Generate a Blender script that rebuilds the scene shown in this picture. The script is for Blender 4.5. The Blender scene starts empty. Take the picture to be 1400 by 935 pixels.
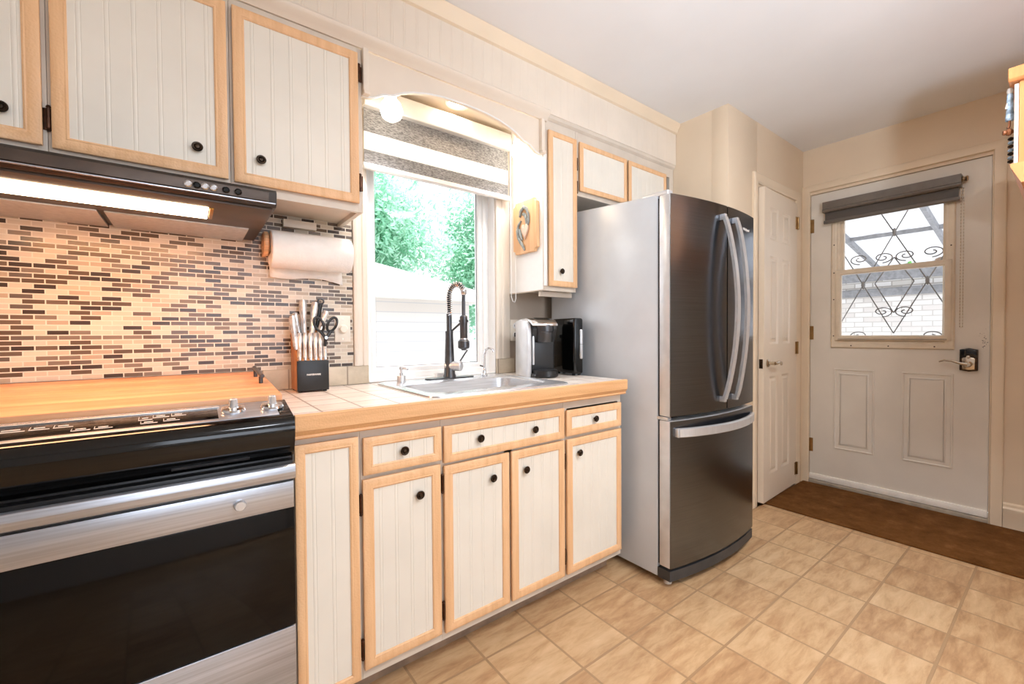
import bpy, bmesh, math, random
from math import sin, cos, pi, radians as R
from mathutils import Vector, Matrix
random.seed(7)
sc = bpy.context.scene
COL = sc.collection

# ------------------------------------------------------------------ camera
cam_d = bpy.data.cameras.new('camera'); cam = bpy.data.objects.new('camera', cam_d); COL.objects.link(cam)
YAW, PITCH, ROLL = 0.6481, -0.0186, -0.0069
fw = Vector((sin(YAW)*cos(PITCH), cos(YAW)*cos(PITCH), sin(PITCH)))
rt = Vector((cos(YAW), -sin(YAW), 0)); up = rt.cross(fw)
r2 = rt*cos(ROLL) + up*sin(ROLL); u2 = up*cos(ROLL) - rt*sin(ROLL)
m = Matrix((r2, u2, -fw)).transposed().to_4x4(); m.translation = Vector((0, 0, 1.129))
cam.matrix_world = m
cam_d.sensor_fit = 'HORIZONTAL'; cam_d.sensor_width = 36; cam_d.lens = 583.66*36/1400
cam_d.clip_start = 0.02
sc.camera = cam

# ------------------------------------------------------------------ colour
def lin(c):
    return tuple(((v/255)/12.92 if v/255 <= .04045 else ((v/255+.055)/1.055)**2.4) for v in c) + (1,)

# ------------------------------------------------------------------ materials
MATS = {}
def new_mat(name):
    mt = bpy.data.materials.new(name); mt.use_nodes = True
    nt = mt.node_tree; b = nt.nodes['Principled BSDF']
    MATS[name] = mt
    return mt, nt, b
def nd(nt, typ, **kw):
    n = nt.nodes.new(typ)
    for k, v in kw.items():
        if k.startswith('_'): n.inputs[k[1:].replace('_', ' ')].default_value = v
        else: setattr(n, k, v)
    return n
def ramp(nt, stops, interp='LINEAR'):
    n = nt.nodes.new('ShaderNodeValToRGB'); cr = n.color_ramp; cr.interpolation = interp
    while len(cr.elements) < len(stops): cr.elements.new(.5)
    for e, (p, c) in zip(cr.elements, stops): e.position = p; e.color = lin(c)
    return n
def coords(nt, scale=(1, 1, 1), loc=(0, 0, 0)):
    g = nd(nt, 'ShaderNodeNewGeometry'); mp = nd(nt, 'ShaderNodeMapping')
    mp.inputs['Scale'].default_value = scale; mp.inputs['Location'].default_value = loc
    nt.links.new(g.outputs['Position'], mp.inputs['Vector'])
    return mp.outputs['Vector']
def simple(name, col, rough=.5, metal=0, var=.06, scale=18, bump=0, bscale=60, stretch=(1, 1, 1), coat=0, spec=None):
    mt, nt, b = new_mat(name)
    L = nt.links
    v = coords(nt, stretch)
    n = nd(nt, 'ShaderNodeTexNoise'); n.inputs['Scale'].default_value = scale; n.inputs['Detail'].default_value = 4
    L.new(v, n.inputs['Vector'])
    lo = tuple(max(0, c*(1-var)) for c in col); hi = tuple(min(255, c*(1+var)) for c in col)
    rp = ramp(nt, [(.3, lo), (.7, hi)]); L.new(n.outputs['Fac'], rp.inputs['Fac'])
    L.new(rp.outputs['Color'], b.inputs['Base Color'])
    b.inputs['Roughness'].default_value = rough; b.inputs['Metallic'].default_value = metal
    if spec is not None: b.inputs['Specular IOR Level'].default_value = spec
    if coat: b.inputs['Coat Weight'].default_value = coat; b.inputs['Coat Roughness'].default_value = .05
    if bump:
        n2 = nd(nt, 'ShaderNodeTexNoise'); n2.inputs['Scale'].default_value = bscale; L.new(v, n2.inputs['Vector'])
        bp = nd(nt, 'ShaderNodeBump'); bp.inputs['Strength'].default_value = bump; bp.inputs['Distance'].default_value = .004
        L.new(n2.outputs['Fac'], bp.inputs['Height']); L.new(bp.outputs['Normal'], b.inputs['Normal'])
    return mt

simple('wall_paint', (226, 207, 181), .55, var=.015, scale=3, bump=.05, bscale=250)
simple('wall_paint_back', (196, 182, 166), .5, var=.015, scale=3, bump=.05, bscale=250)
simple('ceiling_paint', (233, 234, 235), .6, var=.012, scale=2, bump=.08, bscale=200)
simple('trim_paint', (232, 214, 188), .35, var=.015, scale=5)
simple('cream_panel', (232, 226, 213), .38, var=.015, scale=6)
simple('grey_paint', (214, 203, 188), .4, var=.03, scale=9)
simple('soffit_paint', (230, 218, 202), .42, var=.015, scale=6)
simple('door_white', (224, 217, 205), .4, var=.02, scale=4, bump=.05, bscale=300)
simple('closet_white', (232, 218, 198), .4, var=.015, scale=4)
simple('sash_cream', (222, 208, 186), .35, var=.02)
simple('vinyl_white', (240, 240, 238), .3, var=.01)
simple('sweep_white', (250, 246, 238), .35, var=.02)
simple('threshold_grey', (170, 158, 142), .5, var=.1)
simple('bronze', (62, 50, 40), .32, .9, var=.25, scale=80)
simple('brown_hinge', (74, 48, 34), .35, .75, var=.2, scale=80)
simple('brass', (172, 142, 98), .3, 1, var=.1)
simple('nickel', (200, 188, 170), .22, 1, var=.05)
simple('chrome', (226, 226, 228), .12, 1, var=.03)
simple('sink_steel', (214, 216, 218), .26, .7, var=.06, scale=8, stretch=(1, 20, 20))
simple('handle_steel', (218, 220, 222), .27, .65, var=.04, stretch=(40, 1, 1))
simple('gun_steel', (92, 92, 94), .3, .9, var=.1)
simple('steel', (188, 193, 202), .3, .85, var=.07, scale=5, stretch=(.6, 30, 40), bump=.02, bscale=20)
simple('fridge_front', (116, 122, 131), .24, 1, var=.05, scale=6, stretch=(.5, .5, 60), bump=.015, bscale=10)
simple('fridge_side', (206, 212, 218), .3, .1, var=.02, scale=6, bump=.02, bscale=400)
simple('fridge_edge', (214, 215, 217), .3, .4, var=.03)
simple('fridge_dark', (70, 70, 71), .45, .3, var=.06)
simple('black_gloss', (9, 9, 9), .1, var=.1)
simple('black_satin', (22, 22, 23), .35, var=.15)
simple('black_plastic', (30, 30, 31), .3, var=.12)
simple('dark_rubber', (14, 14, 14), .7, var=.1)
simple('oven_glass', (6, 5, 5), .06, var=.2, spec=.3)
simple('hood_brown', (82, 70, 62), .4, .45, var=.1, scale=12)
simple('hood_dark', (56, 50, 46), .38, .5, var=.12, scale=30)
simple('hood_filter', (196, 198, 200), .42, .5, var=.05, scale=60)
simple('print_white', (230, 226, 220), .5, var=.02)
simple('paper', (246, 241, 235), .85, var=.015, scale=30, bump=.25, bscale=160)
simple('peg_wood', (222, 176, 132), .45, var=.12, scale=20, stretch=(1, 1, 6))
simple('brown_peg', (140, 84, 50), .4, var=.15)
simple('switch_plate', (234, 226, 212), .35, var=.02)
simple('blind_rail', (112, 105, 98), .35, .4, var=.05)
simple('blind_white_rail', (214, 212, 208), .35, .2, var=.03)
simple('dark_blind', (84, 77, 71), .55, var=.1, scale=40, stretch=(1, 4, 30))
simple('zebra_white', (243, 241, 238), .8, var=.02)
simple('pewter', (138, 142, 138), .35, .6, var=.25, scale=60)
simple('heart_rose', (222, 196, 176), .45, var=.08)
simple('leaf_dark', (118, 150, 128), .6, var=.35, scale=1.2)
simple('bark', (96, 80, 66), .85, var=.3, scale=12)
simple('roof_white', (226, 224, 222), .8, var=.05, scale=6)
simple('patio_panel', (236, 238, 240), .5, var=.03)
simple('patio_beam', (136, 136, 138), .6, var=.1)
simple('grille_iron', (132, 130, 128), .5, var=.1)  # white-painted iron, greyed here to look backlit
simple('ground_concrete', (190, 186, 180), .9, var=.1, scale=4)
simple('storage_brown', (150, 128, 108), .8, var=.1)
simple('plant_green', (120, 190, 90), .6, var=.2)
simple('cloth_blue', (150, 170, 190), .8, var=.35, scale=70)
simple('oak_orange', (222, 148, 92), .4, var=.12, scale=5, stretch=(4, 4, .6))
simple('caster_white', (220, 212, 200), .5, var=.05)
simple('copper_gold', (180, 128, 60), .3, .9, var=.1)
simple('door_edge_cream', (228, 216, 204), .6, var=.05)

def wood(name, c0, c1, axis, fine=26, rough=.42, bump=.12):
    mt, nt, b = new_mat(name); L = nt.links
    s = [fine, fine, fine]; s['xyz'.index(axis)] = fine*.07
    v = coords(nt, s)
    n = nd(nt, 'ShaderNodeTexNoise'); n.inputs['Scale'].default_value = 1.6; n.inputs['Detail'].default_value = 6; n.inputs['Distortion'].default_value = .5
    L.new(v, n.inputs['Vector'])
    rp = ramp(nt, [(.3, c0), (.68, c1)]); L.new(n.outputs['Fac'], rp.inputs['Fac'])
    L.new(rp.outputs['Color'], b.inputs['Base Color']); b.inputs['Roughness'].default_value = rough
    n2 = nd(nt, 'ShaderNodeTexVoronoi'); n2.inputs['Scale'].default_value = 170
    L.new(coords(nt), n2.inputs['Vector'])
    bp = nd(nt, 'ShaderNodeBump'); bp.inputs['Strength'].default_value = bump; bp.inputs['Distance'].default_value = .002
    L.new(n2.outputs['Distance'], bp.inputs['Height']); L.new(bp.outputs['Normal'], b.inputs['Normal'])
    return mt
wood('oak_trim', (226, 178, 130), (240, 196, 150), 'z', bump=.3)
wood('oak_edge', (216, 164, 112), (238, 188, 136), 'x', bump=.25)
wood('board_wood', (220, 148, 100), (244, 186, 140), 'x', fine=16, rough=.4, bump=.03)
wood('plaque_wood', (222, 172, 122), (238, 196, 150), 'z', fine=20)
wood('block_wood', (170, 106, 52), (196, 132, 76), 'z', fine=30)
wood('shelf_wood', (214, 142, 88), (232, 164, 108), 'z', fine=18, bump=.03)

def brick_mat(name, axes, bw, bh, mortar, offset, stops, mcol, rough, loc=(0, 0), interp='CONSTANT', slate=0, bump=.3, msmooth=.1, pscale=1, rlo=None, gcol=None):
    mt, nt, b = new_mat(name); L = nt.links
    g = nd(nt, 'ShaderNodeNewGeometry'); sx = nd(nt, 'ShaderNodeSeparateXYZ'); L.new(g.outputs['Position'], sx.inputs[0])
    cx = nd(nt, 'ShaderNodeCombineXYZ')
    L.new(sx.outputs[axes[0]], cx.inputs[0]); L.new(sx.outputs[axes[1]], cx.inputs[1])
    mp = nd(nt, 'ShaderNodeMapping'); mp.inputs['Location'].default_value = (-loc[0]+200*bw, -loc[1]+200*bh, 0)
    L.new(cx.outputs[0], mp.inputs['Vector'])
    br = nd(nt, 'ShaderNodeTexBrick'); br.offset = offset; br.offset_frequency = 2; br.squash = 1
    for k, v in (('Scale', 1), ('Mortar Size', mortar), ('Mortar Smooth', msmooth), ('Bias', 0), ('Brick Width', bw), ('Row Height', bh)):
        br.inputs[k].default_value = v
    br.inputs['Color1'].default_value = (0, 0, 0, 1); br.inputs['Color2'].default_value = (1, 1, 1, 1); br.inputs['Mortar'].default_value = (.5, .5, .5, 1)
    L.new(mp.outputs[0], br.inputs['Vector'])
    rp = ramp(nt, stops, interp); colout = rp.outputs['Color']
    hsrc = None
    if slate:
        # every tile gets its own patch of slate: the pattern is shifted by the tile's random value
        ad = nd(nt, 'ShaderNodeVectorMath', operation='MULTIPLY_ADD')
        L.new(br.outputs['Color'], ad.inputs[0]); ad.inputs[1].default_value = (37, 53, 29); L.new(g.outputs['Position'], ad.inputs[2])
        mp2 = nd(nt, 'ShaderNodeMapping'); mp2.inputs['Rotation'].default_value = (0, 0, .6); mp2.inputs['Scale'].default_value = (.8, 3.4, 1)
        L.new(ad.outputs[0], mp2.inputs['Vector'])
        n = nd(nt, 'ShaderNodeTexNoise'); n.inputs['Scale'].default_value = 8*pscale; n.inputs['Detail'].default_value = 8; n.inputs['Roughness'].default_value = .66; n.inputs['Distortion'].default_value = .35
        L.new(mp2.outputs[0], n.inputs['Vector'])
        rg_ = nd(nt, 'ShaderNodeTexNoise', noise_type='RIDGED_MULTIFRACTAL'); rg_.inputs['Scale'].default_value = 7*pscale; rg_.inputs['Detail'].default_value = 6; rg_.inputs['Roughness'].default_value = .55; rg_.inputs['Distortion'].default_value = .4
        L.new(mp2.outputs[0], rg_.inputs['Vector'])
        def mad(a, k, c):
            q = nd(nt, 'ShaderNodeMath', operation='MULTIPLY_ADD'); L.new(a, q.inputs[0]); q.inputs[1].default_value = k
            if isinstance(c, float): q.inputs[2].default_value = c
            else: L.new(c, q.inputs[2])
            return q.outputs[0]
        f_ = mad(n.outputs['Fac'], .62, .5-.31-.06-.05)
        f_ = mad(br.outputs['Color'], .12, f_)
        f_ = mad(rg_.outputs['Fac'], .1, f_)
        L.new(f_, rp.inputs['Fac'])
        hsrc = mad(rg_.outputs['Fac'], -.45, n.outputs['Fac'])
    else:
        L.new(br.outputs['Color'], rp.inputs['Fac'])
    mix = nd(nt, 'ShaderNodeMix', data_type='RGBA')
    L.new(br.outputs['Fac'], mix.inputs['Factor']); L.new(colout, mix.inputs[6]); mix.inputs[7].default_value = lin(mcol)
    L.new(mix.outputs[2], b.inputs['Base Color'])
    b.inputs['Roughness'].default_value = rough
    if rlo is not None:
        rr = nd(nt, 'ShaderNodeMapRange'); L.new(br.outputs['Color'], rr.inputs['Value']); rr.inputs['To Min'].default_value = rlo; rr.inputs['To Max'].default_value = rough
        L.new(rr.outputs[0], b.inputs['Roughness'])
    bp = nd(nt, 'ShaderNodeBump'); bp.inputs['Strength'].default_value = bump; bp.inputs['Distance'].default_value = .002; bp.invert = True
    if hsrc is not None:
        hh = nd(nt, 'ShaderNodeMath', operation='MULTIPLY_ADD'); L.new(hsrc, hh.inputs[0]); hh.inputs[1].default_value = .8; L.new(br.outputs['Fac'], hh.inputs[2])
        L.new(hh.outputs[0], bp.inputs['Height'])
    else: L.new(br.outputs['Fac'], bp.inputs['Height'])
    L.new(bp.outputs['Normal'], b.inputs['Normal'])
    return mt
brick_mat('floor_vinyl', (0, 1), .2385, .2385, .0045, 0, [(.3, (164, 126, 88)), (.41, (190, 152, 112)), (.5, (206, 172, 130)), (.6, (216, 184, 144)), (.72, (230, 206, 170))], (172, 140, 104), .36, (1.282, .99), 'LINEAR', slate=1, bump=.75)
brick_mat('mosaic', (0, 2), .0492, .01555, .0017, .5,
          [(0, (98, 80, 64)), (.2, (68, 55, 46)), (.33, (108, 90, 74)), (.41, (198, 182, 160)), (.52, (214, 200, 180)), (.63, (206, 190, 168)), (.72, (178, 160, 138)), (.79, (204, 190, 172)), (.86, (128, 112, 96)), (.93, (100, 86, 74))],
          (226, 216, 200), .34, (0, .995), bump=.5, rlo=.16)
brick_mat('counter_tile', (0, 1), .113, .113, .003, 0, [(.3, (230, 216, 202)), (.5, (242, 235, 227)), (.7, (248, 244, 238))], (166, 148, 134), .28, (.295, 1.285), 'LINEAR', slate=1, bump=.3, pscale=.8)
brick_mat('splash_tile', (0, 2), .113, .113, .003, 0, [(.3, (186, 172, 150)), (.5, (206, 192, 170)), (.7, (222, 208, 186))], (150, 134, 116), .4, (.54, .9), 'LINEAR', slate=1, bump=.2, pscale=2)
brick_mat('white_brick', (1, 2), .22, .075, .008, .5, [(0, (226, 222, 216)), (.5, (242, 240, 238)), (.8, (214, 208, 202))], (196, 190, 184), .8, bump=.6)
brick_mat('garage_siding', (0, 2), 3.0, .13, .006, .5, [(0, (234, 232, 230)), (.5, (240, 240, 240))], (214, 217, 222), .7, bump=.15)

# carpet
mt, nt, b = new_mat('carpet'); L = nt.links
n = nd(nt, 'ShaderNodeTexNoise'); n.inputs['Scale'].default_value = 9; n.inputs['Detail'].default_value = 8; n.inputs['Roughness'].default_value = .75; L.new(coords(nt), n.inputs['Vector'])
rp = ramp(nt, [(.3, (92, 58, 26)), (.55, (120, 80, 42)), (.75, (146, 104, 62))]); L.new(n.outputs['Fac'], rp.inputs['Fac']); L.new(rp.outputs['Color'], b.inputs['Base Color'])
n2 = nd(nt, 'ShaderNodeTexNoise'); n2.inputs['Scale'].default_value = 320; L.new(coords(nt), n2.inputs['Vector'])
bp = nd(nt, 'ShaderNodeBump'); bp.inputs['Strength'].default_value = .9; bp.inputs['Distance'].default_value = .004; L.new(n2.outputs['Fac'], bp.inputs['Height']); L.new(bp.outputs['Normal'], b.inputs['Normal'])
b.inputs['Roughness'].default_value = 1; b.inputs['Specular IOR Level'].default_value = .1

# woven shade fabric with dark bands, thin translucent cloth
def cloth(name, c0, c1, trans=.35, sc_=(160, 160, 500)):
    mt, nt, b = new_mat(name); L = nt.links
    n = nd(nt, 'ShaderNodeTexNoise'); n.inputs['Scale'].default_value = 1; n.inputs['Detail'].default_value = 3; L.new(coords(nt, sc_), n.inputs['Vector'])
    rp = ramp(nt, [(.35, c0), (.65, c1)]); L.new(n.outputs['Fac'], rp.inputs['Fac']); L.new(rp.outputs['Color'], b.inputs['Base Color']); b.inputs['Roughness'].default_value = .8
    tr = nd(nt, 'ShaderNodeBsdfTranslucent'); L.new(rp.outputs['Color'], tr.inputs['Color'])
    mx = nd(nt, 'ShaderNodeMixShader'); mx.inputs[0].default_value = trans
    L.new(b.outputs[0], mx.inputs[1]); L.new(tr.outputs[0], mx.inputs[2]); L.new(mx.outputs[0], nt.nodes['Material Output'].inputs['Surface'])
    return mt
cloth('zebra_grey', (84, 82, 81), (150, 148, 146), .06, (90, 90, 380))
cloth('zebra_sheer', (236, 234, 230), (246, 244, 240), .3)
cloth('tree_leaf', (150, 206, 178), (206, 238, 220), .4, (1.4, 1.4, 1.4))
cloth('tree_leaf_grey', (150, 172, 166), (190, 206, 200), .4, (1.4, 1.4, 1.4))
cloth('corrugated', (206, 208, 210), (222, 224, 226), .3, (3, 3, 3))

# window glass: thin clear pane
mt, nt, b = new_mat('pane_glass'); L = nt.links
tr = nd(nt, 'ShaderNodeBsdfTransparent'); gl = nd(nt, 'ShaderNodeBsdfGlossy'); gl.inputs['Roughness'].default_value = .02
fr = nd(nt, 'ShaderNodeFresnel'); fr.inputs['IOR'].default_value = 1.12
mx = nd(nt, 'ShaderNodeMixShader'); L.new(fr.outputs[0], mx.inputs[0]); L.new(tr.outputs[0], mx.inputs[1]); L.new(gl.outputs[0], mx.inputs[2]); L.new(mx.outputs[0], nt.nodes['Material Output'].inputs['Surface'])

def emit(name, col, s):
    mt, nt, b = new_mat(name); b.inputs['Base Color'].default_value = lin(col); b.inputs['Emission Color'].default_value = lin(col); b.inputs['Emission Strength'].default_value = s
emit('lamp_white', (255, 246, 232), 14)
emit('lamp_hood', (255, 226, 190), 9)
emit('lamp_recessed', (255, 232, 200), 14)
emit('lamp_fill', (255, 250, 244), 1.2)  # glow of the added ceiling lamps

# the back door's paint carries dark scuffs beside the lock
mt = MATS['door_white']; nt = mt.node_tree; L = nt.links; b = nt.nodes['Principled BSDF']
src = b.inputs['Base Color'].links[0].from_socket
g = nd(nt, 'ShaderNodeNewGeometry'); ds = nd(nt, 'ShaderNodeVectorMath', operation='SUBTRACT'); ds.inputs[1].default_value = (3.71, .325, 1.07); L.new(g.outputs['Position'], ds.inputs[0])
sc2 = nd(nt, 'ShaderNodeVectorMath', operation='MULTIPLY'); sc2.inputs[1].default_value = (0, 28, 8.5); L.new(ds.outputs[0], sc2.inputs[0])
ln = nd(nt, 'ShaderNodeVectorMath', operation='LENGTH'); L.new(sc2.outputs[0], ln.inputs[0])
n = nd(nt, 'ShaderNodeTexNoise'); n.inputs['Scale'].default_value = 120; n.inputs['Detail'].default_value = 2; L.new(g.outputs['Position'], n.inputs['Vector'])
mr = nd(nt, 'ShaderNodeMapRange'); mr.inputs['From Min'].default_value = 0; mr.inputs['From Max'].default_value = 1; mr.inputs['To Min'].default_value = .12; mr.inputs['To Max'].default_value = -.15; L.new(ln.outputs['Value'], mr.inputs['Value'])
ad = nd(nt, 'ShaderNodeMath', operation='ADD'); L.new(n.outputs['Fac'], ad.inputs[0]); L.new(mr.outputs[0], ad.inputs[1])
th = nd(nt, 'ShaderNodeMapRange'); th.inputs['From Min'].default_value = .66; th.inputs['From Max'].default_value = .7; L.new(ad.outputs[0], th.inputs['Value'])
mix = nd(nt, 'ShaderNodeMix', data_type='RGBA'); L.new(th.outputs[0], mix.inputs['Factor']); L.new(src, mix.inputs[6]); mix.inputs[7].default_value = lin((70, 64, 58)); L.new(mix.outputs[2], b.inputs['Base Color'])

# ------------------------------------------------------------------ mesh building
ORI = {}
def axis_pt(axis, a, u, v):
    if axis == 'x': return (a, u, v)
    if axis == 'y': return (u, a, v)
    return (u, v, a)
class MB:
    def __init__(s): s.v = []; s.f = []
    def add(s, vs, fs):
        o = len(s.v); s.v += [tuple(p) for p in vs]; s.f += [tuple(i+o for i in f) for f in fs]; return s
    def box(s, x0, x1, y0, y1, z0, z1, bev=0.0015):
        if x0 > x1: x0, x1 = x1, x0
        if y0 > y1: y0, y1 = y1, y0
        if z0 > z1: z0, z1 = z1, z0
        bm = bmesh.new(); bmesh.ops.create_cube(bm, size=1)
        for v in bm.verts: v.co = Vector(((x0+x1)/2+v.co.x*(x1-x0), (y0+y1)/2+v.co.y*(y1-y0), (z0+z1)/2+v.co.z*(z1-z0)))
        bev = min(bev, .3*min(x1-x0, y1-y0, z1-z0))
        if bev > 0: bmesh.ops.bevel(bm, geom=bm.edges[:], offset=bev, segments=2 if bev < .006 else 4, affect='EDGES', profile=.5)
        s.bm(bm); return s
    def bm(s, bm):
        bm.verts.index_update(); s.add([v.co[:] for v in bm.verts], [[v.index for v in f.verts] for f in bm.faces]); bm.free()
    def prism(s, poly, axis, a, b, bev=0):
        n = len(poly)
        vs = [axis_pt(axis, a, u, v) for u, v in poly] + [axis_pt(axis, b, u, v) for u, v in poly]
        fs = [list(range(n)), list(range(n, 2*n))] + [[i, (i+1) % n, n+(i+1) % n, n+i] for i in range(n)]
        bm = bmesh.new(); bv = [bm.verts.new(p) for p in vs]
        for f in fs: bm.faces.new([bv[i] for i in f])
        bmesh.ops.recalc_face_normals(bm, faces=bm.faces[:])
        if bev: bmesh.ops.bevel(bm, geom=bm.edges[:], offset=bev, segments=2, affect='EDGES', profile=.5)
        s.bm(bm); return s
    def lathe(s, prof, c, d=(0, 0, 1), seg=24, ang=2*pi):
        d = Vector(d).normalized(); a = d.orthogonal().normalized(); b_ = d.cross(a); c = Vector(c)
        vs = []; n = len(prof)
        for k in range(seg):
            t = ang*k/seg
            for r_, h in prof: vs.append(c + d*h + (a*cos(t)+b_*sin(t))*max(r_, 1e-5))
        fs = [(k*n+i, k*n+i+1, ((k+1) % seg)*n+i+1, ((k+1) % seg)*n+i) for k in range(seg) for i in range(n-1)]
        fs.append([k*n for k in range(seg)]); fs.append([k*n+n-1 for k in range(seg)][::-1])
        s.add(vs, fs); return s
    def cyl(s, p0, p1, r, r1=None, seg=16, bev=0):
        p0 = Vector(p0); p1 = Vector(p1); h = (p1-p0).length; r1 = r if r1 is None else r1
        pr = [(r, 0), (r1, h)] if not bev else [(r-bev, 0), (r, bev), (r1, h-bev), (r1-bev, h)]
        return s.lathe(pr, p0, p1-p0, seg)
    def tube(s, pts, r, seg=8, closed=False, flat=None):
        pts = [Vector(p) for p in pts]; n = len(pts)
        rs = r if isinstance(r, (list, tuple)) else [r]*n
        t0 = (pts[1]-pts[0]).normalized(); a = t0.orthogonal().normalized()
        if flat: a = (Vector(flat[0]) - t0*t0.dot(Vector(flat[0]))).normalized()
        vs = []
        for i, p in enumerate(pts):
            if closed: t = (pts[(i+1) % n]-pts[i-1]).normalized()
            else: t = (pts[min(i+1, n-1)]-pts[max(i-1, 0)]).normalized()
            a = (a - t*a.dot(t)).normalized(); b_ = t.cross(a)
            k2 = flat[1] if flat else 1
            for k in range(seg): th = 2*pi*(k+.5)/seg; vs.append(p + a*cos(th)*rs[i] + b_*sin(th)*rs[i]*k2)
        m_ = n if closed else n-1
        fs = [(i*seg+k, i*seg+(k+1) % seg, ((i+1) % n)*seg+(k+1) % seg, ((i+1) % n)*seg+k) for i in range(m_) for k in range(seg)]
        if not closed: fs += [list(range(seg))[::-1], [(n-1)*seg+k for k in range(seg)]]
        s.add(vs, fs); return s
    def frame(s, mp, u0, u1, v0, v1, prof):
        """mitred moulding round a rectangle; prof: (inward offset, height out) points; mp(u, v, h) -> world"""
        n = len(prof); vs = []
        for d, h in prof:
            vs += [mp(u0+d, v0+d, h), mp(u1-d, v0+d, h), mp(u1-d, v1-d, h), mp(u0+d, v1-d, h)]
        fs = [(i*4+k, i*4+(k+1) % 4, ((i+1) % n)*4+(k+1) % 4, ((i+1) % n)*4+k) for i in range(n) for k in range(4)]
        s.add(vs, fs); return s
    def build(s, name, mat, parent=None, ang=35, local=False, loc=None, kind=None):
        me = bpy.data.meshes.new(name)
        o_ = Vector((0, 0, 0))
        if parent is not None: o_ = Vector((0, 0, 0)) if local else ORI[parent]
        elif loc is not None: o_ = Vector(loc)
        me.from_pydata([tuple(Vector(p)-o_) for p in s.v], [], s.f)
        bm = bmesh.new(); bm.from_mesh(me); bmesh.ops.recalc_face_normals(bm, faces=bm.faces[:]); bm.to_mesh(me); bm.free()
        me.polygons.foreach_set('use_smooth', [True]*len(me.polygons)); me.set_sharp_from_angle(angle=R(ang))
        me.materials.append(MATS[mat])
        ob = bpy.data.objects.new(name, me); COL.objects.link(ob)
        if parent is not None: ob.parent = parent
        elif loc is not None: ob.location = loc
        ORI[ob] = o_
        if kind: ob['kind'] = kind
        return ob
def B(*a, **k): return MB().box(*a, **k)
FY = lambda y0: (lambda u, v, h: (u, y0-h, v))         # faces -Y
FX = lambda x0: (lambda u, v, h: (x0-h, u, v))         # faces -X
FXp = lambda x0: (lambda u, v, h: (x0+h, u, v))        # faces +X
def tag(o, label, cat, group=None):
    o['label'] = label; o['category'] = cat
    if group: o['group'] = group
    return o
def thing(name, label, cat, loc, group=None, rz=0):
    o = bpy.data.objects.new(name, None); COL.objects.link(o); o.location = loc; o.rotation_euler = (0, 0, rz); o.empty_display_size = .05
    ORI[o] = Vector(loc); return tag(o, label, cat, group)
def struct(name, mb, mat, **k): return mb.build(name, mat, kind='structure', **k)
def sroot(name, loc):
    o = bpy.data.objects.new(name, None); COL.objects.link(o); o.location = loc; o['kind'] = 'structure'; ORI[o] = Vector(loc); return o
def text(name, body, size, parent, mat, loc, rot, extr=.0006, bold=0, sx=1):
    cu = bpy.data.curves.new(name, 'FONT'); cu.body = body; cu.size = size; cu.extrude = extr; cu.offset = bold; cu.align_x = 'CENTER'; cu.align_y = 'CENTER'
    cu.materials.append(MATS[mat]); tmp = bpy.data.objects.new(name, cu); COL.objects.link(tmp); bpy.context.view_layer.update()
    me = bpy.data.meshes.new_from_object(tmp.evaluated_get(bpy.context.evaluated_depsgraph_get())); bpy.data.objects.remove(tmp); me.name = name
    o = bpy.data.objects.new(name, me); COL.objects.link(o)
    o.parent = parent; o.location = Vector(loc)-ORI[parent]; o.rotation_euler = rot; o.scale = (sx, 1, 1); return o
def copy_thing(o, loc, label=None):
    def cp(a, par):
        c = a.copy(); COL.objects.link(c)
        if par is not None: c.parent = par
        for ch in list(a.children): cp(ch, c)
        return c
    r = cp(o, None); r.location = loc
    if label: r['label'] = label
    return r
def bead(mb, x0, x1, z0, z1, y0, th, pitch=.055, phase=.02):
    """tongue-and-bead board: double grooves every pitch, front at y0 facing -Y"""
    pts = [(x0, y0)]; x = x0+phase
    while x < x1-.014:
        for dx, dy in ((0, 0), (.0012, .0009), (.0024, 0), (.0062, -.0002), (.010, 0), (.0112, .0009), (.0124, 0)): pts.append((x+dx, y0+dy))
        x += pitch
    pts += [(x1, y0), (x1, y0+th), (x0, y0+th)]
    return mb.prism(pts, 'z', z0, z1)

# ================================================================== ROOM
YW, YC, YB, YU, XD, YK, XK, ZC = 1.894, 1.244, 1.286, 1.607, 3.702, 1.25, 2.557, 2.48
struct('floor', B(-2.2, XD+.13, -2.6, YW+.02, -.08, 0, bev=0), 'floor_vinyl')
struct('ceiling', B(-2.3, XD+.14, -2.7, YW+.14, ZC, ZC+.1, bev=0), 'ceiling_paint')
WX0, WX1, WZ0, WZ1 = .633, 1.32, .918, 2.13
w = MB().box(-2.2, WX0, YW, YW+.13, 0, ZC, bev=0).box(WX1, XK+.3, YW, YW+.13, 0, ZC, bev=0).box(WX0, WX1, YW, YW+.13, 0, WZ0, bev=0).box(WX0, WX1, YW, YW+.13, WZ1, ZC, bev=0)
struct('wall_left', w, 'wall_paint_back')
struct('wall_nook', B(XK, XK+.1, YK+.1, YW, 0, ZC, bev=0), 'wall_paint')
CX0, CX1, CZ1 = 2.937, 3.552, 2.085
w = MB().box(XK, CX0, YK, YK+.1, 0, ZC, bev=.002).box(CX1, XD, YK, YK+.1, 0, ZC, bev=0).box(CX0, CX1, YK, YK+.1, CZ1, ZC, bev=0)
struct('wall_closet', w, 'wall_paint')
struct('wall_cupboard', MB().box(XK+.12, XD, YW-.1, YW-.02, 0, 2.3, bev=0), 'wall_paint')
DY0, DY1, DZ1 = .297, 1.203, 2.145
w = MB().box(XD, XD+.13, DY1, YW, 0, ZC, bev=0).box(XD, XD+.13, -.35, DY0, 0, ZC, bev=0).box(XD, XD+.13, DY0, DY1, DZ1, ZC, bev=0)
struct('wall_far', w, 'wall_paint')
struct('wall_right', MB().box(2.15, XD, -.36, -.24, 0, ZC, bev=0), 'wall_paint')
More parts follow.
